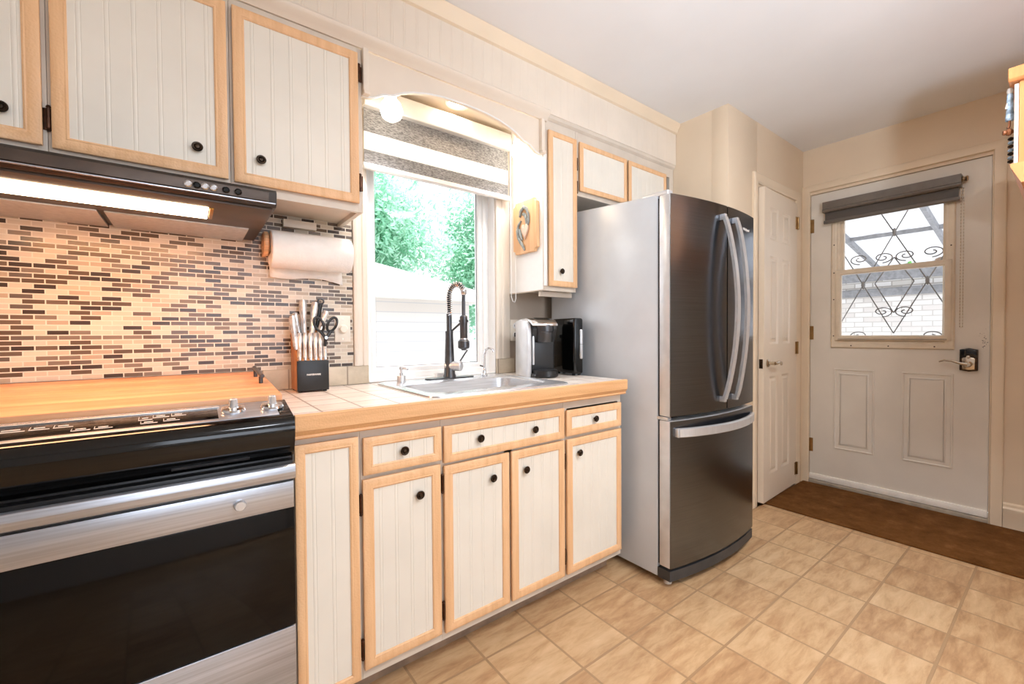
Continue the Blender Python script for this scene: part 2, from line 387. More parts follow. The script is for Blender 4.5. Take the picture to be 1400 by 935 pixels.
struct('wall_rear', MB().box(-2.2, -.3, -2.6, -2.5, 0, ZC, bev=0).box(1.9, 2.15, -2.6, -2.5, 0, ZC, bev=0).box(-.3, 1.9, -2.6, -2.5, 0, .8, bev=0).box(-.3, 1.9, -2.6, -2.5, 2.15, ZC, bev=0).box(2.15, 2.27, -2.5, -.36, 0, ZC, bev=0), 'ceiling_paint')
struct('wall_near', B(-2.3, -2.2, -2.6, YW, 0, ZC, bev=0), 'ceiling_paint')
wr = sroot('fill_window', (.8, -2.55, .8))  # unseen window added so fill light can enter from behind
MB().frame(lambda u, v, h: (u, -2.58+h, v), -.298, 1.898, .802, 2.148, [(0, 0), (0, .06), (.05, .06), (.05, 0)]).box(.77, .83, -2.57, -2.53, .85, 2.1).build('window_frame', 'vinyl_white', wr)
B(-.25, 1.85, -2.56, -2.556, .85, 2.1, bev=0).build('pane', 'pane_glass', wr)

# soffit above the wall cabinets
SY = 1.588
so = sroot('ceiling_soffit', (0, SY, 2.22))
mb = MB(); bead(mb, -1.2, XK-.002, 2.222, ZC-.002, SY, .012, pitch=.052, phase=.01); mb.build('bead_board', 'soffit_paint', so)
B(-1.2, XK-.002, SY+.012, YW, 2.222, ZC-.002, bev=0).build('soffit_box', 'soffit_paint', so)
mb = MB().prism([(SY, 2.42), (SY-.012, 2.425), (SY-.018, 2.445), (SY-.03, 2.462), (SY-.034, ZC-.001), (SY, ZC-.001)], 'x', -1.2, XK-.002)
struct('trim_1', mb, 'trim_paint')      # crown strip under the ceiling
mb = MB().prism([(SY, 2.238), (SY-.01, 2.236), (SY-.017, 2.226), (SY-.012, 2.212), (SY+.002, 2.202), (SY+.012, 2.186), (YU-.001, 2.186), (YU-.001, 2.238)], 'x', -1.2, 1.44)
struct('trim_2', mb, 'soffit_paint')    # moulding along the soffit's lower edge
mb = MB().prism([(SY+.003, 2.222), (SY+.006, 2.206), (YU-.001, 2.196), (YU-.001, 2.222)], 'x', 1.44, XK-.002)
struct('trim_3', mb, 'grey_paint')

# tiled splashback
struct('wall_splashback', B(-1.0, .568, YW-.006, YW, .9955, 1.66, bev=0), 'mosaic')
mb = MB().box(.226, .632, YW-.012, YW, .917, .995).box(1.322, 1.665, YW-.012, YW, .917, .995)
struct('trim_4', mb, 'splash_tile')

# ------------------------------------------------------------------ kitchen window
win = sroot('window_1', ((WX0+WX1)/2, YW, WZ0))
GY = 1.972
pf = lambda w_, t: [(0, 0), (0, t), (.004, t+.003), (w_*.55, t+.003), (w_*.62, t-.004), (w_, t-.008), (w_, 0)]
fr = MB().frame(FY(GY+.03), WX0+.001, WX1-.001, WZ0+.001, WZ1-.001, [(0, 0), (0, .05), (.030, .05), (.034, .045), (.034, 0)]).build('window_frame', 'vinyl_white', win)
MB().frame(FY(GY+.02), WX0+.034, WX1-.034, WZ0+.03, WZ1-.03, [(0, 0), (0, .028), (.006, .031), (.024, .031), (.03, .022), (.03, 0)]).build('sash', 'vinyl_white', win)
B(WX0+.06, WX1-.06, GY+.008, GY+.012, WZ0+.055, WZ1-.055, bev=0).build('pane', 'pane_glass', win)
MB().frame(FY(GY+.004), WX0+.062, WX1-.062, WZ0+.058, WZ1-.058, [(0, 0), (0, .002), (.004, .002), (.004, 0)]).build('pane_gasket', 'dark_rubber', win)
hd = MB().box(WX0+.008, WX0+.026, GY-.034, GY-.019, 1.09, 1.2, bev=.006).build('latch_plate', 'vinyl_white', win)
MB().tube([(WX0+.017, GY-.036, 1.19), (WX0+.017, GY-.05, 1.17), (WX0+.017, GY-.052, 1.12), (WX0+.017, GY-.044, 1.1)], [.006, .007, .007, .006], 10).build('latch_lever', 'vinyl_white', hd)
mb = MB().box(WX0, WX0+.003, YW-.002, GY-.02, WZ0, WZ1, bev=0)
mb.box(WX1-.003, WX1, YW-.002, GY-.02, WZ0, WZ1, bev=0).box(WX0, WX1, YW-.002, GY-.02, WZ0, WZ0+.004, bev=0).box(WX0, WX1, YW-.002, GY-.02, WZ1-.004, WZ1, bev=0)
mb.build('reveal', 'vinyl_white', win)
def casing(x0, x1, z0, z1, flip=False):
    pr = [(0, 0), (0, .016), (.006, .02), (.014, .02), (.018, .014), (.035, .014), (.04, .018), (.052, .018), (.056, .01), (x1-x0, .009), (x1-x0, 0)]
    if flip: pr = [((x1-x0)-a, b_) for a, b_ in pr]
    return MB().prism([(x0+a, YW-b_) for a, b_ in pr], 'z', z0, z1)
struct('trim_5', casing(.57, .632, .996, 2.2), 'soffit_paint')
struct('trim_6', casing(1.322, 1.413, .996, 2.2), 'soffit_paint')

# ------------------------------------------------------------------ closet door, ajar
HG = (3.548, 1.234, 0)
cd = sroot('door_1', HG); cd.rotation_euler = (0, 0, R(2.4))
CW = .602
def lmap(y0): return lambda u, v, h: (u, y0-h, v)
DT = .035
holes = [(-.14, -.29), (-.36, -.51)]; zs = [(1.735, 1.95), (1.05, 1.63), (.19, .84)]
mb = MB()
us = sorted([0, -CW]+[u for h_ in holes for u in h_]); vz = sorted([.02, 2.062]+[z for q in zs for z in q])
for i in range(len(us)-1):
    for j in range(len(vz)-1):
        if i in (1, 3) and j in (1, 3, 5):
            mb.box(us[i], us[i+1], .008, DT, vz[j], vz[j+1], bev=0)
        else: mb.box(us[i], us[i+1], 0, DT, vz[j], vz[j+1], bev=0)
mb.build('door_slab', 'closet_white', cd, local=True)
for u1_, u0_ in holes:
    for z0, z1 in zs:
        mb = MB().frame(lmap(.008), u0_, u1_, z0, z1, [(0, 0), (0, .008), (.012, .003), (.016, .0), (.03, .002), (.036, .0065), (.04, .0065), (.04, 0)])
        mb.box(u0_+.036, u1_-.036, .0015, .01, z0+.036, z1-.036, bev=0)
        mb.build('door_panel', 'closet_white', cd, local=True)
hn = MB().lathe([(.026, 0), (.026, .006), (.02, .012), (.012, .014), (.012, .045)], (-.545, 0, .928), (0, -1, 0), 20).build('door_handle', 'nickel', cd, local=True)
MB().tube([(-.545, -.045, .928), (-.53, -.05, .93), (-.49, -.05, .935), (-.44, -.046, .928), (-.42, -.04, .915)], [.011, .011, .009, .008, .007], 10).build('lever', 'nickel', hn, local=True)
B(-CW-.0015, -CW+.001, .007, .028, .895, .955, bev=0).build('latch_plate', 'bronze', cd, local=True)
for z in (.13, 1.015, 1.92):
    hg = MB().cyl((.004, -.006, z-.045), (.004, -.006, z+.045), .006, bev=.001).box(-.03, .002, -.002, .001, z-.045, z+.045, bev=0)
    hg.build('hinge', 'brass', cd, local=True)
def cas2(mb, a0, a1, z0, z1, horiz=False): pass
yk = YK
mb = MB().frame(FY(yk), CX0-.066, CX1+.066, -.4, CZ1+.066, [(0, 0), (0, .012), (.008, .018), (.045, .015), (.055, .012), (.062, .008), (.062, 0)])
mb.v = [(x, y, max(z, 0)) for x, y, z in mb.v]
struct('trim_7', mb, 'trim_paint')
mb = MB().box(CX0-.004, CX0+.012, yk, yk+.1, 0, CZ1, bev=0).box(CX1-.006, CX1+.004, yk+.03, yk+.1, 0, CZ1, bev=0).box(CX0, CX1, yk+.001, yk+.1, CZ1-.015, CZ1+.004, bev=0)
struct('trim_8', mb, 'trim_paint')
struct('baseboard_left', MB().prism([(yk, 0), (yk-.014, 0), (yk-.014, .1), (yk-.008, .125), (yk, .13)], 'x', XK+.01, CX0-.068), 'trim_paint')

# ------------------------------------------------------------------ back door with its sash window
XF = XD+.01
bd = sroot('door_2', (XF, (DY0+DY1)/2, 0))
HY0, HY1, HZ0, HZ1 = .475, 1.02, 1.06, 1.98
d0, d1, dz0, dz1 = DY0+.004, DY1-.004, .062, DZ1-.006
mb = MB().box(XF, XF+.044, HY1, d1, dz0, dz1, bev=0).box(XF, XF+.044, d0, HY0, dz0, dz1, bev=0).box(XF, XF+.044, HY0, HY1, HZ1, dz1, bev=0).box(XF, XF+.044, HY0, HY1, dz0, HZ0, bev=0)
mb.build('door_slab', 'door_white', bd)
for y0, y1 in ((.822, 1.052), (.446, .684)):
    mb = MB().frame(FX(XF), y0, y1, .285, .865, [(0, 0), (.002, .005), (.008, .006), (.013, .001), (.03, .0005), (.036, .0045), (.042, .0045), (.042, 0)])
    mb.box(XF-.0045, XF, y0+.04, y1-.04, .325, .825, bev=0)
    mb.build('door_panel', 'door_white', bd)
wf = MB().frame(FX(XF), .444, 1.07, 1.015, 2.02, [(0, 0), (0, .008), (.006, .014), (.022, .014), (.03, .01), (.04, .012), (.05, .006), (.055, 0)]).build('window_frame', 'sash_cream', bd)
scr = MB()
for y, z in ((1.052, 1.1), (1.052, 1.36), (1.052, 1.55), (1.052, 1.75), (.462, 1.12), (.462, 1.4), (.462, 1.65), (.95, 1.032), (.75, 1.032), (.53, 1.032)): scr.cyl((XF-.013, y, z), (XF-.0155, y, z), .0042, seg=8)
scr.build('screw', 'bronze', wf)
MB().frame(FX(XF+.02), .478, 1.018, 1.54, 1.98, [(0, 0), (0, .018), (.006, .02), (.02, .02), (.022, .012), (.022, 0)]).build('upper_sash', 'sash_cream', bd)
B(XF+.012, XF+.015, .495, 1.0, 1.55, 1.96, bev=0).build('upper_pane', 'pane_glass', bd)
MB().frame(FX(XF), .458, 1.043, 1.068, 1.565, [(0, 0), (0, .02), (.005, .023), (.028, .023), (.034, .016), (.036, 0)]).build('lower_sash', 'sash_cream', bd)
B(XF-.01, XF-.007, .49, 1.01, 1.095, 1.535, bev=0).build('lower_pane', 'pane_glass', bd)
MB().box(XF-.026, XF-.02, .475, 1.025, 1.072, 1.082, bev=.002).build('sash_lift', 'threshold_grey', bd)
MB().box(XF-.012, XF+.002, d0, d1, .034, .075, bev=.003).build('door_sweep', 'sweep_white', bd)
for z in (.287, 1.123, 1.913):
    MB().cyl((XF-.008, d1+.004, z-.05), (XF-.008, d1+.004, z+.05), .007, bev=.001).box(XF-.002, XF+.001, d1-.02, d1+.003, z-.05, z+.05, bev=0).build('hinge', 'brass', bd)
# lock
lk = MB().prism([(.345, .893), (.383, .887), (.421, .893), (.421, 1.018), (.383, 1.027), (.345, 1.018)], 'x', XF-.02, XF, bev=.003).build('lock_body', 'bronze', bd)
MB().prism([(.347, .97), (.383, .978), (.419, .97), (.419, 1.017), (.383, 1.025), (.347, 1.017)], 'x', XF-.032, XF-.018, bev=.004).build('lock_cover', 'black_gloss', lk)
MB().prism([(.357, .9), (.383, .896), (.409, .9), (.411, .966), (.383, .976), (.355, .966)], 'x', XF-.026, XF-.018, bev=.003).build('escutcheon', 'nickel', lk)
MB().lathe([(.018, 0), (.018, .01), (.012, .014), (.011, .04), (.014, .042), (.014, .05)], (XF-.024, .383, .932), (-1, 0, 0), 18).tube([(XF-.07, .383, .932), (XF-.072, .41, .937), (XF-.072, .45, .951), (XF-.07, .48, .953), (XF-.068, .502, .944)], [.012, .009, .007, .006, .004], 10).build('lever', 'nickel', lk)
MB().lathe([(.008, 0), (.008, .008), (.004, .01)], (XF-.026, .383, .975), (-1, 0, 0), 12).build('thumb_turn', 'nickel', lk)
# casing, jamb, threshold
mb = MB().frame(FX(XD), DY0-.054, DY1+.047, -.4, DZ1+.066, [(0, 0), (0, .014), (.006, .018), (.046, .018), (.05, .012), (.05, 0)])
mb.v = [(x, y, max(z, 0)) for x, y, z in mb.v]
struct('trim_9', mb, 'trim_paint')
mb = MB().box(XD-.004, XD+.13, DY1-.001, DY1+.003, 0, DZ1, bev=0).box(XD-.004, XD+.13, DY0-.003, DY0+.001, 0, DZ1, bev=0).box(XD-.004, XD+.13, DY0, DY1, DZ1-.003, DZ1+.003, bev=0)
struct('trim_10', mb, 'trim_paint')
struct('trim_11', MB().prism([(XD-.02, 0), (XD-.016, .02), (XD+.02, .034), (XD+.13, .034), (XD+.13, 0)], 'y', DY0+.001, DY1-.001) if False else MB().box(XD-.012, XD+.13, DY0+.001, DY1-.001, 0, .03, bev=.004), 'threshold_grey')
struct('baseboard_far', MB().prism([(XD, 0), (XD-.014, 0), (XD-.014, .085), (XD-.02, .1), (XD-.02, .118), (XD-.012, .128), (XD-.012, .142), (XD, .15)], 'y', -.24, DY0-.056) if False else MB().add(*(lambda pr, y0, y1: ([(x, y0, z) for x, z in pr]+[(x, y1, z) for x, z in pr], [list(range(8)), list(range(8, 16))]+[[i, (i+1) % 8, 8+(i+1) % 8, 8+i] for i in range(8)]))([(XD, 0), (XD-.014, 0), (XD-.014, .085), (XD-.02, .1), (XD-.02, .118), (XD-.012, .128), (XD-.012, .142), (XD, .15)], -.24, DY0-.056)), 'trim_paint')
struct('baseboard_right', MB().box(2.16, XD-.03, -.24, -.226, 0, .14, bev=.003), 'trim_paint')

# dark roller blind on the door
rb = thing('roller_blind', 'grey brown roller blind mounted over the back door window', 'blind', (XF, .757, 1.99))
MB().prism([(XF-.004, 1.992), (XF-.06, 1.992), (XF-.066, 2.0), (XF-.062, 2.055), (XF-.004, 2.062)], 'y', .412, 1.113) if False else None
def prism_xz(pr, y0, y1):
    n = len(pr); return MB().add([(x, y0, z) for x, z in pr]+[(x, y1, z) for x, z in pr], [list(range(n)), list(range(n, 2*n))]+[[i, (i+1) % n, n+(i+1) % n, n+i] for i in range(n)])
prism_xz([(XF-.001, 1.985), (XF-.062, 1.985), (XF-.07, 1.995), (XF-.07, 2.003), (XF-.064, 2.01), (XF-.064, 2.058), (XF-.001, 2.06)], .418, 1.11).build('cassette', 'blind_rail', rb)
B(XF-.04, XF-.034, .43, 1.1, 1.925, 1.99, bev=0).build('fabric', 'dark_blind', rb)
prism_xz([(XF-.03, 1.905), (XF-.046, 1.905), (XF-.05, 1.912), (XF-.047, 1.928), (XF-.032, 1.932)], .424, 1.106).build('bottom_rail', 'blind_rail', rb)
MB().lathe([(.016, 0), (.018, .006), (.012, .01), (.014, .016), (.018, .022), (.012, .028)], (XF-.035, .418, 2.03), (0, -1, 0), 14).build('end_gear', 'nickel', rb)
ch = MB()
for k in range(90):
    t = k/89; s_ = 1 if t < .5 else -1; z = 1.975-.83*(2*t if t < .5 else 2-2*t)
    y = .414 + s_*.006*(1 if .04 < t < .96 else .6)
    ch.add(*(lambda c, r: ([(c[0]+r, c[1], c[2]), (c[0]-r, c[1], c[2]), (c[0], c[1]+r, c[2]), (c[0], c[1]-r, c[2]), (c[0], c[1], c[2]+r*1.6), (c[0], c[1], c[2]-r*1.6)], [(0, 2, 4), (2, 1, 4), (1, 3, 4), (3, 0, 4), (2, 0, 5), (1, 2, 5), (3, 1, 5), (0, 3, 5)]))((XF-.035, y, z), .0028))
ch.tube([(XF-.035, .42, 1.98), (XF-.035, .42, 1.16), (XF-.035, .414, 1.145), (XF-.035, .408, 1.16), (XF-.035, .408, 1.98)], .0011, 6)
ch.build('pull_chain', 'nickel', rb)

# carpet runner in front of the door
tag(MB().box(3.0, XD-.024, -.22, YK-.018, 0, .012, bev=.004).build('floor_mat', 'carpet', loc=(3.35, .5, 0)), 'brown carpet runner lying in front of the back door', 'mat')
MB()
# ================================================================== CABINETS
def oak_prof(w_=.032, t=.008): return [(0, -.004), (0, t*.55), (.003, t*.8), (.008, t), (w_-.012, t), (w_-.007, t*.75), (w_-.004, t*.9), (w_, t*.6), (w_, -.004)]
def knob(mb, x, y, z, s=1):
    mb.lathe([(.006*s, -.004), (.006*s, .006*s), (.009*s, .009*s), (.0155*s, .012*s), (.0165*s, .016*s), (.014*s, .019*s), (.0105*s, .0185*s), (.0085*s, .0165*s), (.006*s, .0195*s), (0, .0205*s)], (x, y, z), (0, -1, 0), 20)
    return mb
def panel_door(name, x0, x1, z0, z1, yf, parent, knobs=(), hinge=None, w_=.032, phase=.014, pitch=.055, hz=()):
    """yf: face-frame plane; slab stands 16 mm proud, oak moulding 6 mm more"""
    d = bead(MB(), x0+.01, x1-.01, z0+.01, z1-.01, yf-.014, .0135, pitch, phase+w_-.01).build(name, 'cream_panel', parent)
    MB().frame(FY(yf-.012), x0, x1, z0, z1, oak_prof(w_)).build('oak_moulding', 'oak_trim', d)
    for kx, kz in knobs: knob(MB(), kx, yf-.014, kz, .86).build('knob', 'bronze', d)
    for hx, z in hz:
        sgn = 1 if hx > (x0+x1)/2 else -1
        mb = MB().cyl((hx, yf-.012, z-.026), (hx, yf-.012, z+.026), .0045, seg=10, bev=.001)
        mb.lathe([(.003, 0), (.0055, .004), (.003, .008)], (hx, yf-.012, z+.025), (0, 0, 1), 8).lathe([(.003, 0), (.0055, .004), (.003, .008)], (hx, yf-.012, z-.025), (0, 0, -1), 8)
        mb.box(hx+sgn*.001, hx+sgn*.013, yf-.0035, yf-.0005, z-.028, z+.028, bev=.001)
        mb.build('hinge', 'brown_hinge', d)
    return d
def base_unit(x0, x1, label, n_rails, opens):
    r = thing('base_cabinet', label, 'cabinet', ((x0+x1)/2, 1.58, 0), 'cream base cabinets under the counter')
    mb = MB()
    mb.box(x0, x0+.016, YB+.02, YW-.02, .094, .872, bev=0).box(x1-.016, x1, YB+.02, YW-.02, .094, .872, bev=0)
    mb.box(x0+.016, x1-.016, YB+.02, YW-.02, .094, .11, bev=0).box(x0+.016, x1-.016, YW-.03, YW-.02, .11, .872, bev=0)
    # face frame: stiles and rails
    mb.box(x0, x0+.02, YB, YB+.02, .092, .847, bev=0).box(x1-.02, x1, YB, YB+.02, .092, .847, bev=0)
    mb.box(x0+.02, x1-.02, YB, YB+.02, .815, .847, bev=0).box(x0+.02, x1-.02, YB, YB+.02, .092, .135, bev=0)
    for z in n_rails: mb.box(x0+.02, x1-.02, YB, YB+.02, z-.018, z+.018, bev=0)
    for x in opens: mb.box(x-.018, x+.018, YB, YB+.02, .13, .82, bev=0)
    mb.build('carcass', 'grey_paint', r)
    B(x0, x1, YB+.085, YB+.1, 0, .093, bev=0).build('toe_kick', 'storage_brown', r)
    return r
r = base_unit(.221, .401, 'narrow cream base cabinet with a tall door and no drawer, beside the oven', [], [])
panel_door('door', .223, .392, .105, .83, YB, r, w_=.026, pitch=.05, hz=[])
r = base_unit(.402, .668, 'cream base cabinet with one drawer over one door, second from the oven', [.704], [])
panel_door('drawer_front', .407, .664, .711, .823, YB, r, [(.532, .767)], w_=.028, pitch=.05)
panel_door('door', .404, .660, .126, .698, YB, r, [(.583, .616)], pitch=.05, hz=[(.399, .625), (.399, .19)])
r = base_unit(.669, 1.236, 'wide cream base cabinet under the sink with two doors and a long drawer front', [.698], [.95])
panel_door('drawer_front', .674, 1.230, .698, .822, YB, r, [(.815, .762), (1.067, .758)], w_=.030, pitch=.05)
panel_door('door', .674, .944, .122, .688, YB, r, [(.868, .61)], pitch=.05, hz=[(.669, .63), (.669, .2)])
panel_door('door', .956, 1.230, .122, .688, YB, r, [(1.022, .61)], pitch=.05, hz=[(1.234, .6), (1.234, .2)])
r = base_unit(1.237, 1.607, 'cream base cabinet with one drawer over one door, closest to the fridge', [.691], [])
panel_door('drawer_front', 1.243, 1.594, .702, .81, YB, r, [(1.414, .757)], w_=.03, pitch=.05)
panel_door('door', 1.245, 1.594, .122, .688, YB, r, [(1.313, .625)], pitch=.05)

# ------------------------------------------------------------------ tiled counter with oak edge
SX0, SX1, SY0, SY1 = .69, 1.252, 1.372, 1.71
ct = thing('countertop', 'tiled cream worktop with a thick oak edge', 'countertop', (.914, 1.56, .875))
mb = MB(); cy0, cy1 = YC+.012, YW-.0125
mb.box(.221, SX0, cy0, cy1, .875, .915, bev=0).box(SX1, 1.604, cy0, cy1, .875, .915, bev=0).box(SX0, SX1, cy0, SY0, .875, .915, bev=0).box(SX0, SX1, SY1, cy1, .875, .915, bev=0)
mb.build('tile_top', 'counter_tile', ct)
ed = [(YC+.04, .849), (YC+.012, .849), (YC+.008, .853), (YC+.012, .859), (YC+.006, .864), (YC+.004, .87), (YC, .873), (YC, .913), (YC+.003, .917), (YC+.013, .917), (YC+.013, .875), (YC+.04, .875)]
MB().prism(ed, 'x', .221, 1.608).build('oak_edge', 'oak_edge', ct)

# ------------------------------------------------------------------ sink
sk = thing('sink', 'stainless steel drop-in sink set in the tiled counter', 'sink', (.97, 1.55, .915))
mp = lambda u, v, h: (u, v, .9155+h)
def rrect(x0, x1, y0, y1, r, n=6):
    out = []
    for cx_, cy_, a0 in ((x1-r, y0+r, -90), (x1-r, y1-r, 0), (x0+r, y1-r, 90), (x0+r, y0+r, 180)):
        for k in range(n+1): a = R(a0+90*k/n); out.append((cx_+r*cos(a), cy_+r*sin(a)))
    return out
loops = [(rrect(.643, 1.302, 1.29, 1.848, .05), .9155), (rrect(.645, 1.3, 1.292, 1.846, .05), .9205), (rrect(.655, 1.29, 1.302, 1.836, .045), .9235), (rrect(.682, 1.258, 1.362, 1.722, .06), .9225), (rrect(.694, 1.246, 1.375, 1.707, .06), .915)]
def loft(loops, cap=False):
    mb = MB(); n = len(loops[0][0]); vs = [(x, y, z) for lp, z in loops for x, y in lp]
    fs = [(i*n+k, i*n+(k+1) % n, (i+1)*n+(k+1) % n, (i+1)*n+k) for i in range(len(loops)-1) for k in range(n)]
    if cap: fs.append([(len(loops)-1)*n+k for k in range(n)])
    return mb.add(vs, fs)
loft(loops).build('rim', 'sink_steel', sk)
loft([(rrect(.694, 1.246, 1.375, 1.707, .06), .915), (rrect(.702, 1.238, 1.384, 1.698, .058), .80), (rrect(.716, 1.224, 1.398, 1.684, .055), .757), (rrect(.745, 1.195, 1.427, 1.655, .05), .748)], True).build('basin', 'sink_steel', sk)
MB().lathe([(.042, .7485), (.045, .7515), (.034, .752), (.03, .7495), (0, .7495)], (.97, 1.54, 0), (0, 0, 1), 24).build('drain', 'chrome', sk)

# pull-down faucet
FX_, FY_ = .975, 1.775
fc = thing('faucet', 'tall spring-neck pull-down faucet in dark steel behind the sink basin', 'faucet', (FX_, FY_, .9235))
MB().prism(rrect(.853, 1.102, FY_-.027, FY_+.027, .024), 'z', .923, .929).build('deck_plate', 'gun_steel', fc)
MB().lathe([(.030, .929), (.030, .936), (.026, .945), (.022, 1.03), (.018, 1.125), (.0185, 1.14), (.0185, 1.145)], (FX_, FY_, 0), (0, 0, 1), 24).build('body', 'gun_steel', fc)
MB().cyl((FX_, FY_, 1.145), (FX_, FY_, 1.225), .0125, bev=.001).build('riser', 'gun_steel', fc)
hx, hy = FX_+.046, FY_-.055   # where the spray head hangs
path = []
N = 60
for k in range(N+1):
    t = k/N
    if t < .35: path.append(Vector((FX_, FY_, 1.22+.085*t/.35)))
    else:
        a = pi*(t-.35)/.65*.86; rr_ = .041; h = .058
        q = (1-cos(a))*.5
        path.append(Vector((FX_+(hx-FX_)*q*1.06, FY_+(hy-FY_)*q*1.06, 1.305+h*sin(a))))
MB().tube(path, .0075, 10).build('hose', 'dark_rubber', fc)
sp = []
turns = 22
Lp = [0]
for i in range(1, len(path)): Lp.append(Lp[-1]+(path[i]-path[i-1]).length)
def at(s):
    for i in range(1, len(path)):
        if Lp[i] >= s: f = (s-Lp[i-1])/(Lp[i]-Lp[i-1]); return path[i-1].lerp(path[i], f), (path[i]-path[i-1]).normalized()
    return path[-1], (path[-1]-path[-2]).normalized()
for k in range(turns*10+1):
    s_ = Lp[-1]*k/(turns*10); p_, t_ = at(s_); side = Vector((hx-FX_, hy-FY_, 0)).normalized(); n1 = side.cross(Vector((0, 0, 1))).normalized(); n2 = t_.cross(n1)
    a = 2*pi*k/10; sp.append(p_+(n1*cos(a)+n2*sin(a))*.0125)
MB().tube(sp, .0034, 6).build('spring', 'chrome', fc)
ex = path[-1]
MB().lathe([(.0145, 0), (.0145, .02), (.011, .026)], (ex.x, ex.y, ex.z+.008), (0, 0, -1), 16).build('spring_ferrule', 'chrome', fc)
MB().tube([(ex.x, ex.y, ex.z-.01), (hx, hy, ex.z-.05), (hx, hy, 1.215)], .0085, 10).build('lower_hose', 'gun_steel', fc)
hd = MB().lathe([(.011, 1.218), (.0175, 1.212), (.0175, 1.112), (.016, 1.108), (.024, 1.1), (.027, 1.097), (.027, 1.068), (.024, 1.064), (.013, 1.06), (.011, 1.055), (0, 1.055)], (hx, hy, 0), (0, 0, 1), 24).build('spray_head', 'gun_steel', fc)
MB().lathe([(.0185, 1.106), (.0185, 1.111)], (hx, hy, 0), (0, 0, 1), 24).build('chrome_ring', 'chrome', hd)
MB().tube([(FX_, FY_, 1.135), (hx, hy+.006, 1.192)], .0048, 8).lathe([(.022, 1.186), (.022, 1.196), (.0178, 1.196), (.0178, 1.186)], (hx, hy, 0), (0, 0, 1), 20).build('docking_arm', 'gun_steel', fc)
dv = Vector((.62, -.78, 0)).normalized(); vb = Vector((FX_, FY_, .982))
vh = MB().cyl(vb-dv*.02, vb+dv*.06, .0235, bev=.003, seg=24).build('valve', 'handle_steel', fc)
q = vb+dv*.048; MB().tube([q+Vector((0, 0, .015)), q+Vector((.03, .005, .05)), q+Vector((.05, .008, .072))], [.005, .0042, .0038], 8).build('lever', 'gun_steel', vh)

# soap pump, filter tap, little tray
sd = thing('soap_dispenser', 'short steel soap pump at the back left corner of the sink', 'soap dispenser', (.737, 1.775, .9235))
MB().lathe([(.019, .9235), (.019, .948), (.017, .951), (.007, .951), (.007, .962)], (.737, 1.775, 0), (0, 0, 1), 20).build('base', 'handle_steel', sd)
MB().cyl((.737, 1.775, .96), (.737, 1.775, .985), .0045).tube([(.737, 1.775, .982), (.745, 1.765, .984), (.757, 1.75, .979)], [.006, .0055, .004], 8).lathe([(.008, .978), (.009, .983), (.007, .99), (0, .991)], (.737, 1.775, 0), (0, 0, 1), 14).build('pump', 'handle_steel', sd)
ft = thing('filter_tap', 'thin hooked chrome drinking water tap right of the faucet', 'tap', (1.163, 1.765, .9235))
MB().lathe([(.015, .9235), (.015, .93), (.010, .935), (.009, .96), (.006, .965)], (1.163, 1.765, 0), (0, 0, 1), 18).build('base', 'chrome', ft)
MB().tube([(1.163, 1.765, .96), (1.164, 1.764, 1.03), (1.168, 1.76, 1.05), (1.178, 1.748, 1.06), (1.19, 1.733, 1.055), (1.194, 1.728, 1.04)], [.0058]*5+[.0065], 10).build('spout', 'chrome', ft)
MB().tube([(1.163, 1.765, .968), (1.146, 1.778, .975)], .0035, 8).build('lever', 'black_plastic', ft)
st = thing('sponge_tray', 'small white tray on the window ledge behind the faucet', 'tray', (1.0, 1.868, .917))
mbt = loft([(rrect(.945, 1.08, 1.8525, 1.8795, .008, 3), .9165), (rrect(.943, 1.082, 1.8505, 1.8805, .009, 3), .943), (rrect(.946, 1.079, 1.8535, 1.878, .008, 3), .943), (rrect(.948, 1.077, 1.8545, 1.877, .008, 3), .921)], True)
mbt.build('tray_bowl', 'vinyl_white', st)

# ------------------------------------------------------------------ wall cabinets left
def wall_unit(x0, x1, z0, z1, label, rails=True, y1=YW-.007, ends=True):
    r = thing('wall_cabinet', label, 'cabinet', ((x0+x1)/2, 1.75, z0), 'cream wall cabinets')
    mb = MB().box(x0, x0+.018, YU, y1, z0, z1, bev=.001).box(x1-.018, x1, YU, y1, z0, z1, bev=.001).box(x0+.018, x1-.018, YU+.018, y1, z0+.018, z0+.032, bev=0).box(x0+.018, x1-.018, YU, y1, z1-.02, z1, bev=0)
    mb.box(x0+.018, x0+.045, YU, YU+.018, z0, z1-.02, bev=0).box(x1-.045, x1-.018, YU, YU+.018, z0, z1-.02, bev=0)
    mb.box(x0+.045, x1-.045, YU, YU+.018, z0, z0+.045, bev=0).box(x0+.045, x1-.045, YU, YU+.018, z1-.06, z1-.02, bev=0).box(x0+.018, x1-.018, y1-.01, y1, z0+.03, z1-.02, bev=0)
    mb.build('carcass', 'grey_paint', r)
    return r
r = wall_unit(-.72, -.281, 1.584, 2.186, 'cream wall cabinet cut off by the left edge above the hood')
panel_door('door', -.66, -.288, 1.618, 2.158, YU, r, [(-.355, 1.69)])
r = wall_unit(-.28, .114, 1.584, 2.186, 'cream wall cabinet above the hood with brown hinges at its left')
panel_door('door', -.271, .107, 1.616, 2.158, YU, r, [(.03, 1.692)], hz=[(-.2765, 1.69), (-.2765, 2.08)])
r = wall_unit(.115, .526, 1.584, 2.186, 'cream wall cabinet over the paper towel, next to the window')
panel_door('door', .123, .508, 1.613, 2.158, YU, r, [(.195, 1.693)], hz=[(.513, 2.09), (.513, 1.69)])
MB().box(.24, .51, YW-.03, YW-.0075, 1.602, 1.628 - .03, bev=0) if False else None
B(.30, .42, YW-.035, YW-.008, 1.553, 1.583, bev=.002).build('ledger_strip', 'soffit_paint', r)
